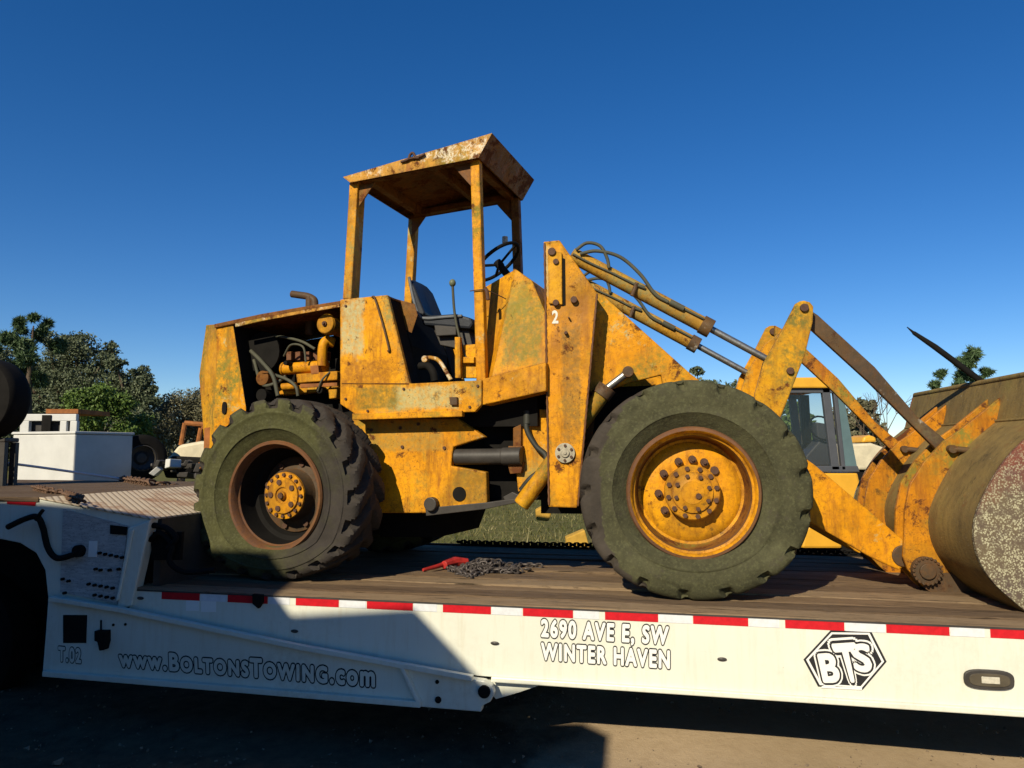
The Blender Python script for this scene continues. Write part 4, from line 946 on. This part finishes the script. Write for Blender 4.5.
# ================================================================ LOOSE THINGS ON THE TRAILER
def chain_mesh(mb, pts, ll=.055, wr=.008, wid=.036, world=True, jit=.1):
    P = [Vector(p) for p in pts]; seg = [(P[i + 1] - P[i]).length for i in range(len(P) - 1)]; tot = sum(seg); step = ll - 2.2 * wr; s = 0; k = 0
    while s < tot:
        a = s; i = 0
        while i < len(seg) - 1 and a > seg[i]: a -= seg[i]; i += 1
        c = P[i].lerp(P[i + 1], min(1, a / max(seg[i], 1e-6))); d = (P[i + 1] - P[i]).normalized()
        link_(mb, c, d, (k % 2) * 1.57 + .5 + random.uniform(-jit, jit), ll, wr, wid); s += step; k += 1
def link_(mb, c, d, roll, ll, wr, wid):
    side = d.cross(Vector((0, 0, 1))); side = side.normalized() if side.length > 1e-3 else Vector((1, 0, 0))
    up = side.cross(d); w = side * math.cos(roll) + up * math.sin(roll); ring = []
    hl = ll / 2 - wid / 2; r = wid / 2
    for a in np.linspace(0, 2 * math.pi, 13)[:-1]:
        ring.append(c + d * (r * math.cos(a) + (hl if math.cos(a) > 0 else -hl)) + w * r * math.sin(a))
    ring.append(ring[0]); mb.tube(ring, wr, 6, True, False)
def deckpt(x, y, z): 
    dx = (x - 512) / FOC; dz = -(y - 384) / FOC
    r = Vector((dx, math.cos(PIT) - dz * math.sin(PIT), math.sin(PIT) + dz * math.cos(PIT))); return Vector((0, 0, CH)) + r * ((z - CH) / r.z)
mb = MB()
c0 = deckpt(486, 571, DZ); 
for i in range(210):
    a = random.gauss(0, .105); b = random.gauss(0, .09); h = max(0, .085 * math.exp(-(a / .14) ** 2 - (b / .11) ** 2)) * random.random() + .014
    d = Vector((random.gauss(0, 1), random.gauss(0, 1), random.gauss(0, .35))).normalized()
    link_(mb, Vector((c0.x + a, c0.y + b, DZ + h)), d, random.uniform(0, 3.1), .055, .0075, .036)
chain_mesh(mb, [deckpt(500, 567, DZ + .015), deckpt(512, 568, DZ + .015), deckpt(522, 565, DZ + .015), deckpt(540, 566, DZ + .015)])
chain_mesh(mb, [deckpt(480, 574, DZ + .015), deckpt(470, 576, DZ + .015), deckpt(460, 573, DZ + .015)])
tag(mb.build('chain', CHAINM, smooth=60), 'heap of loose grey chain links on the deck boards between the wheels', 'chain')
B = thing('chain_binder', 'red ratchet chain binder lying on the deck boards beside the heap of chain', 'chain binder', WF, deckpt(450, 566, DZ).x, deckpt(450, 566, DZ).y, DZ)
mb = MB(); mb.tube([deckpt(423, 570, DZ + .02), deckpt(435, 567, DZ + .03), deckpt(447, 563.5, DZ + .035)], [.012, .016, .02], 10, True); mb.build('binder_handle', LAMPRED, B, smooth=50)
mb = MB(); mb.tube([deckpt(444, 565, DZ + .035), deckpt(455, 562, DZ + .04), deckpt(468, 562, DZ + .035)], [.03, .042, .028], 10, True); mb.build('ratchet_body', LAMPRED, B, .004, smooth=30)
mb = MB(); mb.tube([deckpt(466, 562, DZ + .03), deckpt(474, 566, DZ + .02)], .012, 8, True); mb.build('binder_hook', BOLT, B)
zg = gy[1][1] + .03
def plate(x, y, dz=.015):                                # point on the gooseneck top or its sloping tread plate under a traced point
    z = gy[1][1]
    for _ in range(20):
        p = deckpt(x, y, z); u = (p - TR.o).dot(TR.u)
        z = (gy[1][1] if u < gy[1][0] else gy[1][1] + (u - gy[1][0]) / (gy[2][0] - gy[1][0]) * (gy[2][1] - gy[1][1])) + dz
    return deckpt(x, y, z)
def gpt(x, y, dz=0): # point on the gooseneck top / tread plate
    for _ in range(1):
        p = deckpt(x, y, zg + dz)
    return p
mb = MB(); chain_mesh(mb, [plate(35, 488, .03), plate(48, 491, .03), plate(64, 494, .03), plate(82, 500, .03)], .085, .008, .054)
tag(mb.build('chain', CHAINR, smooth=60), 'short dark chain lying on the near edge of the tread plate', 'chain')
mb = MB(); chain_mesh(mb, [plate(120, 479, .035), plate(150, 483, .04), plate(176, 487, .04), plate(193, 490, .045)], .115, .0105, .072)
tag(mb.build('chain', CHAINR, smooth=60), 'heavy rusty chain stretched across the tread plate to the rear wheel', 'chain')
mb = MB(); pe = plate(122, 479, .04); mb.curve([WF.p3(-42, 457, 6.73), WF.p3(40, 467.3, 6.73 * .5 + pe.y * .5), tuple(pe)], .012)
tag(mb.build('tow_strap', TWHM, smooth=60), 'pale strap running tight over the gooseneck at the left', 'strap')
mb = MB(TR); k = 0
pts = [TR.W(u, 2.63, DZ + .032 + .004 * math.sin(u * 3)) for u in np.arange(-1.0, 3.6, .2)]
chain_mesh(mb, pts, .055, .0085, .038)
tag(mb.build('chain', BLK, smooth=60), 'dark chain lying along the far rail of the deck', 'chain')
# spike standing up out of the bucket
mb = MB(FR); vsp = .95
a, b, c = f.p3(907, 327, vsp), f.p3(914, 333, vsp), f.p3(1075, 451, vsp)
mb.tube([a, (b[0] * .8 + a[0] * .2, vsp, b[2] * .8 + a[2] * .2), b, f.p3(935, 347, vsp), c], [.003, .009, .014, .021, .024], 10)
tag(mb.build('steel_spike', BLK, smooth=50), 'dark pointed steel spike sticking up out of the bucket', 'spike')

# ================================================================ LEFT EDGE: TOW TRUCK BITS
def road_wheel(name, label, p, yaw, Rr=.5, w=.26, parent=None):
    fr_ = Frame(yaw, p[0], p[1])
    if parent is None: ty = thing(name, label, 'tyre', fr_, 0, 0, p[2])
    else:
        ty = bpy.data.objects.new(name, None); C.objects.link(ty); ty.parent = parent
        ty.matrix_local = ROOTM[parent.name].inverted() @ Matrix.Translation((p[0], p[1], p[2])) @ Matrix.Rotation(-fr_.yaw, 4, 'Z')
    K = [(Rr * .55, -w * .40), (Rr * .6, -w * .48), (Rr * .8, -w * .5), (Rr * .93, -w * .46), (Rr * .99, -w * .36), (Rr, -w * .2), (Rr, 0)]
    K += [(r, -y) for r, y in K[:-1][::-1]]
    me = lathe_mesh('tyre', K, BLK, 48); o = bpy.data.objects.new('tyre', me); C.objects.link(o); o.parent = ty
    me = lathe_mesh('rim', [(Rr * .56, -w * .42), (Rr * .52, -w * .44), (Rr * .5, -w * .1), (Rr * .3, w * .05), (Rr * .2, -w * .1), (.001, -w * .12)], DARK, 40); o = bpy.data.objects.new('rim', me); C.objects.link(o); o.parent = ty
    return ty
p = WF.p3(-18, 398, 6.72); road_wheel('spare_wheel', 'black truck tyre standing upright at the far left edge above the gooseneck', (p[0], 6.8, p[2]), 10, .36, .26)
x0 = WF.at(-30, 450, 6.5)[0] - .3; x1 = WF.at(19, 450, 6.95)[0]; zt_ = p[2] - .355
RK = thing('tyre_rack', 'dark slatted stand under the upright tyre at the left edge', 'rack', WF, x1 - .3, 6.7, 1.30)
mb = MB(); mb.box(x0, x1, 6.75, 6.95, zt_ - .04, zt_); mb.build('rack_top', DARK, RK, .01)
for xx in (x1 - .05, x1 - .55):
    for yy in (6.75, 6.9): mb = MB(); mb.box(xx, xx + .05, yy, yy + .05, 1.28, zt_ - .041); mb.build('rack_leg', DARK, RK)
for k in range(7):
    z_ = 1.33 + k * .055; mb = MB(); mb.box(x0, x1 - .01, 6.76, 6.78, z_, z_ + .022); mb.build('rack_slat', RUST, RK)
mb = MB(); mb.box(x0, x1 - .06, 6.80, 6.90, 1.28, zt_ - .05); mb.build('mud_flap', BLK, RK)
TT = thing('tow_truck', 'dark tow truck rear end in the shade under the white gooseneck arch', 'tow truck', TR, -3.6, 1.2, 0)
p = TR.W(*TR.p3(-32, 640, .5)); road_wheel('wheel', None, tuple(p), 12, .52, .30, TT)
mb = MB(TR); u, z = TR.at(20, 600, .9); mb.box(u - 2.5, u + .62, .85, 2.3, .05, 1.15)
mb.build('chassis', BLK, TT)

# ================================================================ BACKGROUND
# white service body
D = 10.5
def bp(x, y, d=D): return WF.at(x, y, d)
Wb = thing('white_utility_truck', 'white box bodied truck parked behind the gooseneck on the left', 'truck', WF, bp(75, 470)[0], D, 0)
xc, zc = bp(75, 434); 
al = R_(38); e1 = Vector((-math.cos(R_(22)), math.sin(R_(22)))); e2 = Vector((math.cos(R_(69)), math.sin(R_(69))))
def corner(px, e):  # extend along e until it projects at px column
    t = ((px - 512) / FOC * D - xc) / (e.x - (px - 512) / FOC * e.y * 1.0); return t
ta = corner(14, e1); tb_ = corner(134, e2)
c0 = Vector((xc, D)); ca = c0 + e1 * ta; cb = c0 + e2 * tb_; cd = ca + e2 * tb_
mb = MB(); q4 = [c0, cb, cd, ca]
mb.add([(p.x, p.y, .55) for p in q4] + [(p.x, p.y, zc) for p in q4], [(0, 1, 2, 3), (4, 5, 6, 7)] + [(i, (i + 1) % 4, 4 + (i + 1) % 4, 4 + i) for i in range(4)])
mb.build('cargo_body', WHT2, Wb, .02)
mb = MB(); q5 = [p + (p - (c0 + cd) / 2) * .03 for p in q4]
mb.add([(p.x, p.y, zc + .003) for p in q5] + [(p.x, p.y, zc + .04) for p in q5], [(0, 1, 2, 3), (4, 5, 6, 7)] + [(i, (i + 1) % 4, 4 + (i + 1) % 4, 4 + i) for i in range(4)])
mb.build('body_rim', WHT2, Wb, .01)
def pbox(mb, x0, x1, y0, y1, d, th): u0, z1_ = bp(x0, y0, d); u1, z0_ = bp(x1, y1, d); mb.box(u0, u1, d, d + th, z0_, z1_)
dh = D + 1.7
mb = MB(); pbox(mb, 20, 76, 414, 421, dh, .08); pbox(mb, 20, 28, 421, 440, dh, .08); pbox(mb, 70, 76, 421, 440, dh, .08); pbox(mb, 20, 76, 433, 440, dh, .08); pbox(mb, 60, 66, 421, 434, dh, .06)
mb.build('headache_rack', WHT2, Wb, .01)
mb = MB(); pbox(mb, 28, 70, 421, 433, dh + .1, .03); mb.build('rear_window', DARK, Wb)
mb = MB(); pbox(mb, 42, 50, 415, 433, dh - .02, .05); mb.build('tool_rack', BLK, Wb)
mb = MB(); pbox(mb, 46, 78, 409, 413.5, dh + .4, 1.0); pbox(mb, 75, 77, 412, 436, dh + .45, .06); pbox(mb, 47, 49, 412, 436, dh + .45, .06)
Cn = thing('shade_canopy', 'brown flat canopy on thin posts behind the white box truck', 'canopy', WF, bp(60, 430, dh)[0], dh + .4, 0)
mb.build('canopy_top', RUSTO, Cn)
# wheels of the utility truck
p = Vector((cb.x, cb.y)); road_wheel('wheel', None, (bp(140, 460, 11.6)[0] + .02, 11.6, bp(140, 458, 11.6)[1]), -38, .36, .22, Wb)
# scrap heap
Sc = thing('scrap_car', 'cream scrapped car hood with an orange rusted frame behind the rear wheel', 'scrap car', WF, bp(190, 450, 12)[0], 12, 0)
mb = MB()
hp = [bp(163, 462, 12), bp(170, 455, 12), (bp(178, 445, 12)), bp(200, 441, 12), bp(225, 441, 12), bp(225, 462, 12)]
mb.prism(hp, 12, 13.3); mb.build('hood', CREAM, Sc, .05)
mb = MB()
for a, b in (((181, 445), (185, 423)), ((185, 423), (222, 426)), ((198, 443), (201, 428)), ((203, 426), (222, 445))): mb.tube([(*[bp(*a, 12.3)[0], 12.3, bp(*a, 12.3)[1]],), (bp(*b, 12.3)[0], 12.3, bp(*b, 12.3)[1])], .04, 8)
mb.build('rusted_frame', RUSTO, Sc)
mb = MB(); mb.prism([bp(165, 478, 11.9), bp(160, 464, 11.9), bp(172, 456, 11.9), bp(215, 458, 11.9), bp(220, 480, 11.9)], 11.9, 12.9); mb.build('underbody', BLK, Sc, .03)
for i in range(26):
    d = random.uniform(11.1, 11.8); x = random.uniform(137, 212); y = random.uniform(455, 476) + (160 - x) * .0
    s_ = random.uniform(.05, .16); u, z = bp(x, y, d); z = max(.05, min(z, 1.55))
    mb = MB(); an = random.uniform(0, 3); c = Vector((u, d, z)); vs = []
    for p in ((-1, -.5, -.3), (1, -.5, -.2), (.8, .5, -.3), (-.9, .5, -.2), (-.8, -.4, .25), (.7, -.5, .3), (.9, .4, .2), (-.7, .5, .35)):
        q = Matrix.Rotation(an, 3, 'Z') @ Matrix.Rotation(an * 1.3, 3, 'X') @ Vector(p) * s_; vs.append(c + q)
    mb.add(vs, [(0, 3, 2, 1), (4, 5, 6, 7), (0, 1, 5, 4), (1, 2, 6, 5), (2, 3, 7, 6), (3, 0, 4, 7)], True)
    mb.build('scrap_piece', random.choice([BLK, DARK, RUSTO, WHT2, RUST, DARK]), Sc, .01)
# far excavator with grey cab
De = 9.6
def ep(x, y, d=De): return WF.at(x, y, d)
Ex = thing('backhoe_loader', 'newer yellow backhoe with a grey glazed cab parked beyond the trailer', 'backhoe', WF, ep(825, 470)[0], De, 0)
mb = MB()
def prz(mb, px, d, th): mb.prism([ep(x, y, d) for x, y in px], d, d + th)
prz(mb, [(776, 386), (782, 377.5), (834, 377), (842, 383), (842, 388), (776, 388)], De - .05, 1.35); mb.build('cab_roof', YNEW, Ex, .03)
# cab pillars: near frame, far frame
cabf = [(800, 388), (838, 388), (862, 470)]
for d, nm in ((De, 'cab_frame'), (De + 1.15, 'cab_frame')):
    mb = MB(); k = De
    for px in ([(822, 388), (830, 388), (840, 470), (832, 470)], [(776, 388), (782, 388), (782, 470), (776, 470)], [(776, 388.2), (836, 388.2), (836, 393), (776, 393)], [(776, 466), (858, 466), (860, 472), (776, 472)], [(833, 388), (837, 388), (846, 470), (842, 470)]):
        mb.prism([ep(x, y, De) for x, y in px], d, d + .07)
    mb.build(nm, CABG, Ex, .008)
mb = MB(); 
mb.prism([ep(x, y, De) for x, y in [(836, 388), (843, 390), (858, 468), (846, 468)]], De + .02, De + .05)
mb.build('windscreen', plain('tinted_glass', (.10, .16, .17), .15, 0, .2, 3), Ex)
mb = MB(); mb.prism([ep(x, y, De) for x, y in [(782, 393), (823, 393), (832, 466), (782, 466)]], De + .03, De + .036); mb.build('side_window', GLASS, Ex)
mb = MB(); prz(mb, [(803, 395), (809, 395), (813, 466), (806, 466)], De + .6, .1); mb.build('rear_pillar', BLK, Ex)
mb = MB(); prz(mb, [(806, 456), (822, 438), (828, 442), (832, 466), (806, 466)], De + .35, .3); prz(mb, [(816, 422), (828, 424), (830, 442), (818, 440)], De + .4, .2); mb.build('cab_seat', CABG, Ex, .02)
mb = MB(); c = Vector((*ep(822, 428, De + .4)[:1], De + .4, ep(822, 428, De + .4)[1])); mb.tube([c + Vector((.16 * math.cos(a), .1 * math.sin(a), .16 * math.sin(a))) for a in np.linspace(0, 6.28, 20)], .014, 6); mb.build('steering_wheel', BLK, Ex)
mb = MB(); prz(mb, [(776, 472.5), (858, 472.5), (862, 492), (905, 496), (905, 530), (776, 530)], De + .02, 1.1); mb.build('body', YNEW, Ex, .03)
mb = MB(); pts = [ep(x, y, De - .3) for x, y in [(800, 548), (803, 530), (812, 521), (824, 519), (836, 525), (841, 548)]]; mb.prism(pts, De - .35, De); mb.build('fender', YNEW, Ex, .03)
mb = MB(); u, z = ep(822, 560, De - .3); mb.cyl(u, z, .5, De - .3 + .02, De + .1, 32); mb.build('wheel', BLK, Ex, .04)
mb = MB(); pts = [ep(x, y, De - .3) for x, y in [(565, 538), (585, 530), (592, 560), (566, 560)]]; pts = [ep(x, y, 13) for x, y in [(566, 538), (585, 530), (592, 556), (567, 556)]]; mb.prism(pts, 13, 13.3); Ym = plain('dull_yellow_paint', (.55, .33, .06), .9, 0, .3, 6, .2, .1); tag(mb.build('yellow_scrap', Ym, bevel=.02), 'yellow wedge of scrap lying in the grass just left of the front tyre', 'scrap metal'); mb = MB()
mb.prism([ep(x, y, De) for x, y in [(535, 509), (545, 504), (551, 512), (548, 520), (536, 519)]], De - .2, De)
tag(mb.build('yellow_scrap', Ym, bevel=.02), 'rounded yellow machine piece beyond the deck behind the lift cylinder foot', 'scrap metal')
Pk = thing('distant_truck', 'small cream truck with yellow top seen between the cab and the bucket', 'truck', WF, ep(866, 450, 16)[0], 16, 0)
mb = MB(); prz(mb, [(850, 470), (850, 444), (872, 443), (886, 448), (886, 470)], 16, 1.4); mb.build('body', CREAM, Pk, .05)
mb = MB(); prz(mb, [(862, 442.5), (864, 437), (870, 435), (876, 437), (877, 442)], 16.2, .8); mb.build('yellow_top', YNEW, Pk, .04)
mb = MB(); prz(mb, [(852, 462), (884, 462), (884, 480), (852, 480)], 16.1, 1); mb.build('undercarriage', BLK, Pk)

# trees ------------------------------------------------------------------
def tree(name, label, x, y, clumps, leafm, lsize, nleaf, trunk_r=.16, group=None, needle=False, cat='tree', limbs=True, base=None):
    """clumps: (x, z, depth offset, radius) in metres"""
    t = thing(name, label, cat, WF, x, y, 0, group)
    tot = sum(c[3] ** 2 for c in clumps); V = []; F = []; tone = []
    zmin = min(c[1] for c in clumps); zmax = max(c[1] for c in clumps)
    for (cx, cz, cy, r) in clumps:
        n = int(1.8 * nleaf * r * r / tot); sub = max(4, int(n / 26))
        d = rng.normal(0, 1, (sub, 3)); d /= np.linalg.norm(d, axis=1)[:, None]
        sc = d * (1.22 * r * rng.random((sub, 1)) ** .5) * np.array([1, 1, .85])
        per = max(1, n // sub); ctone = rng.random(sub)
        for k in range(sub):
            o = rng.normal(0, r * .2 if needle else min(.30, r * .22), (per, 3)) * np.array([1, 1, .6])
            for q in o:
                c = np.array([cx, y + cy, cz]) + sc[k] + q
                a = rng.normal(0, 1, 3); a /= np.linalg.norm(a); b = np.cross(a, rng.normal(0, 1, 3)); b /= np.linalg.norm(b)
                if needle: L1, L2 = lsize * 1.8, lsize * .22
                else: L1, L2 = lsize * (.6 + .8 * rng.random()), lsize * (.35 + .4 * rng.random())
                i = len(V); V += [tuple(c - a * L1), tuple(c + b * L2), tuple(c + a * L1), tuple(c - b * L2)]; F.append((i, i + 1, i + 2, i + 3))
                tn = min(1, max(0, ctone[k] * .7 + .3 * rng.random())); tone += [tn] * 4
    inv = ROOTM[t.name].inverted()
    me = bpy.data.meshes.new('crown'); me.from_pydata([tuple(inv @ Vector(p)) for p in V], [], F)
    me.attributes.new('tone', 'FLOAT', 'POINT').data.foreach_set('value', tone); me.materials.append(leafm)
    o = bpy.data.objects.new('crown', me); C.objects.link(o); o.parent = t
    mb = MB()
    bz_ = zmin if base is None else base
    mb.tube([(x, y, -.1), (x + .05, y, bz_ * .6), (x - .05, y, bz_), (x + .02, y, zmax * .95)], [trunk_r * 1.3, trunk_r, trunk_r * .8, trunk_r * .15], 9)
    if limbs:
        for (cx, cz, cy, r) in clumps:
            h = min(bz_ * random.uniform(.6, 1.0), cz * .9)
            mb.tube([(x, y, h), ((x * .5 + cx * .5), y + cy * .5, h * .4 + cz * .6 - .1), (cx, y + cy, cz)], [trunk_r * .5, trunk_r * .3, trunk_r * .08], 6)
            for _ in range(4):
                e = Vector((cx, y + cy, cz)) + Vector((random.gauss(0, 1), random.gauss(0, 1), random.gauss(0, .7))).normalized() * r * .9
                mb.tube([(cx, y + cy, cz), tuple(e)], [trunk_r * .12, trunk_r * .03], 5)
    mb.build('trunk', BARK, t, smooth=60)
    return t
def cl(px, d):   # (x,y,rpx[,dy]) -> clump
    out = []
    for q in px:
        u, z = WF.at(q[0], q[1], d); out.append((u, z, (q[3] if len(q) > 3 else random.uniform(-1.2, 1.2)), q[2] / FOC * d))
    return out
d = 34
tree('oak_tree', 'large dark spreading oak behind the white box truck, tallest mass at left', WF.at(62, 450, d)[0], d, cl([(54, 346, 13), (68, 340, 10), (82, 348, 14), (100, 350, 9), (112, 362, 9), (92, 366, 14), (60, 366, 18), (72, 384, 18), (98, 386, 15), (36, 372, 15), (34, 396, 18), (122, 376, 9), (40, 416, 20), (72, 414, 18), (8, 360, 12), (12, 384, 15), (14, 412, 20), (45, 338, 7), (98, 342, 5)], d), OAKM, .062, 24000, .3, 'oaks behind the yard')
d = 31
tree('oak_tree', 'lower dark oak to the right of the largest oak, thinning toward the hood', WF.at(135, 450, d)[0], d, cl([(128, 366, 7), (136, 374, 9), (150, 384, 8), (158, 391, 5), (122, 386, 12), (140, 398, 11), (158, 403, 7), (128, 414, 15), (150, 420, 12), (112, 408, 12)], d), OAKM, .06, 14000, .22, 'oaks behind the yard')
d = 29
tree('pine_tree', 'tall pine with upright tufts at the left edge above the dark tyre', WF.at(26, 450, d)[0], d, cl([(30, 317, 3.5), (30, 324, 3.5), (18, 323, 4), (20, 330, 3.5), (39, 322, 3.5), (38, 329, 3.5), (29, 333, 5), (14, 340, 6), (42, 342, 6), (26, 348, 8), (6, 352, 6), (38, 360, 7), (18, 366, 8), (32, 378, 7), (6, 380, 7), (22, 392, 9)], d), PINEM, .13, 5200, .16, 'pines behind the yard', needle=True, limbs=False)
d = 24
tree('bright_bush', 'bright lime green bush right behind the white box truck', WF.at(102, 450, d)[0], d, cl([(86, 402, 12), (102, 398, 13), (118, 406, 12), (96, 420, 16), (120, 426, 13), (80, 424, 12), (128, 432, 9)], d), LIMEM, .05, 11000, .1, cat='bush')
d = 38
tree('brush_tree', 'olive brush filling the gap between the oaks and the yellow hood', WF.at(182, 450, d)[0], d, cl([(165, 412, 15), (185, 404, 15), (205, 402, 14), (176, 430, 18), (202, 428, 18), (150, 436, 14), (220, 410, 16), (230, 430, 16)], d), DRYM, .062, 14000, .16)
d = 30
tree('dark_bush', 'low dark shrubs along the base of the oaks', WF.at(20, 460, d)[0], d, cl([(10, 440, 18), (40, 445, 16), (70, 445, 16), (130, 448, 14), (-20, 420, 24)], d), OAKM, .09, 5500, .1, cat='bush')
d = 33
tree('pine_tree', 'pine top with rounded tufts showing over the bucket', WF.at(963, 450, d)[0], d, cl([(962, 357, 6), (968, 362, 5), (957, 366, 5), (949, 372, 4), (975, 368, 4), (984, 372, 4), (962, 376, 6), (938, 385, 4), (948, 386, 4), (976, 382, 5), (986, 380, 4), (963, 392, 7)], d), PINEM, .12, 3600, .12, 'pines behind the yard', needle=True, limbs=False)
d = 26
tree('green_tree', 'green tree seen past the grey cab window and its left side', WF.at(800, 450, d)[0], d, cl([(796, 408, 8), (806, 418, 8), (790, 424, 11), (808, 436, 10), (796, 446, 12), (776, 430, 12)], d), LIMEM, .09, 2600, .1, 'trees beyond the far backhoe')
d = 30
tree('green_tree', 'olive green tree to the right of the grey cab', WF.at(862, 450, d)[0], d, cl([(858, 408, 8), (866, 416, 8), (854, 424, 9), (868, 434, 9), (880, 440, 9), (852, 440, 9), (892, 446, 8)], d), DRYM, .10, 2600, .1, 'trees beyond the far backhoe')
d = 36
tree('green_tree', 'sliver of dark treetop between the lift arm and front tyre', WF.at(700, 450, d)[0], d, cl([(697, 372, 5), (704, 392, 12), (730, 400, 14), (670, 404, 12)], d), OAKM, .12, 2600, .16, 'trees beyond the far backhoe')
d = 30
tree('background_brush', 'low brush growing behind the loader frame', WF.at(560, 455, d)[0], d, cl([(500, 462, 12), (530, 455, 14), (560, 452, 14), (590, 455, 14), (620, 455, 14), (480, 455, 14), (450, 455, 14), (420, 455, 14)], d), DRYM, .12, 3200, .1, cat='bush')
def treeline():                                           # far wood all round the field
    n = 52000; a = np.sort(rng.random(n)) * math.pi * 1.25 - math.pi * .125; rad = 75 + 22 * rng.random(n)
    hh = 3.6 + 1.5 * np.sin(a * 23) + 1.1 * np.sin(a * 61 + 1) + .8 * np.sin(a * 140 + 2)
    z = hh * rng.random(n) ** .75; x = rad * np.cos(a); y = rad * np.sin(a)
    A = rng.normal(0, 1, (n, 3)); A /= np.linalg.norm(A, axis=1)[:, None]; B = np.cross(A, rng.normal(0, 1, (n, 3))); B /= np.linalg.norm(B, axis=1)[:, None]
    P = np.c_[x, y, z]; sz = (.22 + .3 * rng.random(n))[:, None]
    V = np.stack([P - A * sz, P + B * sz * .6, P + A * sz, P - B * sz * .6], 1).reshape(-1, 3)
    me = bpy.data.meshes.new('far_wood'); me.from_pydata(V.tolist(), [], np.arange(4 * n).reshape(-1, 4).tolist())
    me.attributes.new('tone', 'FLOAT', 'POINT').data.foreach_set('value', np.repeat(np.clip(.5 + .3 * np.sin(a * 37) + rng.normal(0, .2, n), 0, 1), 4).astype('f'))
    me.materials.append(DRYM); o = bpy.data.objects.new('far_wood', me); C.objects.link(o); o['kind'] = 'stuff'
    tag(o, 'far olive wood along the edge of the field behind everything', 'wood')
treeline()
# bare twigs
mb = MB(); d = 26; tx = WF.at(885, 450, d)[0]
def br(p, dr, l, r, k):
    q = p + dr * l; mb.tube([p, q], [r, r * .6], 5)
    if k:
        for _ in range(3): br(q, (dr + Vector((random.gauss(0, .45), random.gauss(0, .3), random.gauss(.1, .2)))).normalized(), l * .7, r * .6, k - 1)
br(Vector((tx, d, 0)), Vector((0, 0, 1)), 1.4, .05, 4)
tag(mb.build('bare_tree', BARK), 'thin leafless tree between the far link and the bucket', 'tree')

# ================================================================ UNSEEN TRUCK SHAPE ADDED BEHIND THE CAMERA (casts the broad shade on the trailer's left)
def shadow_src(p, vplane):   # where the sunlight reaching p crosses plane v=vplane of the trailer frame
    t = ((p - TR.o).dot(TR.v) - vplane) / (SUN.dot(TR.v)); q = p - SUN * t - TR.o
    return q.dot(TR.u), q.z
VS = -5.3
sil = []
for x, y, v in ((0, 497, 0), (215, 512, 0), (279, 597, 0), (290, 613, 0), (413, 605.5, 0), (489, 686, 0)):
    u, z = TR.at(x, y, v); sil.append(shadow_src(TR.W(u, v, z), VS))
u, z = sil[-1]
g1 = deckpt(600, 742, 0); g0 = deckpt(585, 722, 0)
sil += [shadow_src(g0, VS), shadow_src(g1, VS)]
uL = sil[0][0] - 7
Pt = thing('shade_truck', 'unseen dark truck shape added out of frame to shade the left of the trailer', 'truck', TR, sil[4][0], VS, 0)
body = [(uL, .3), (uL, sil[0][1] + .1)] + sil[:6] + [sil[6], (sil[7][0], sil[7][1] + .1), (sil[7][0] - .1, .3), (sil[7][0] - .4, .25)]
mb = MB(TR); mb.prism(body, VS - 1.6, VS); mb.build('body', DARK, Pt, .03)
for uu in (sil[7][0] - 1.0, sil[7][0] - 4.2):
    mb = MB(TR); mb.cyl(uu, .45, .45, VS - .3, VS - .002, 32); mb.cyl(uu, .45, .45, VS - 1.598, VS - 1.3, 32); mb.build('wheel', BLK, Pt, .03)  # wheels of the added unseen truck shape
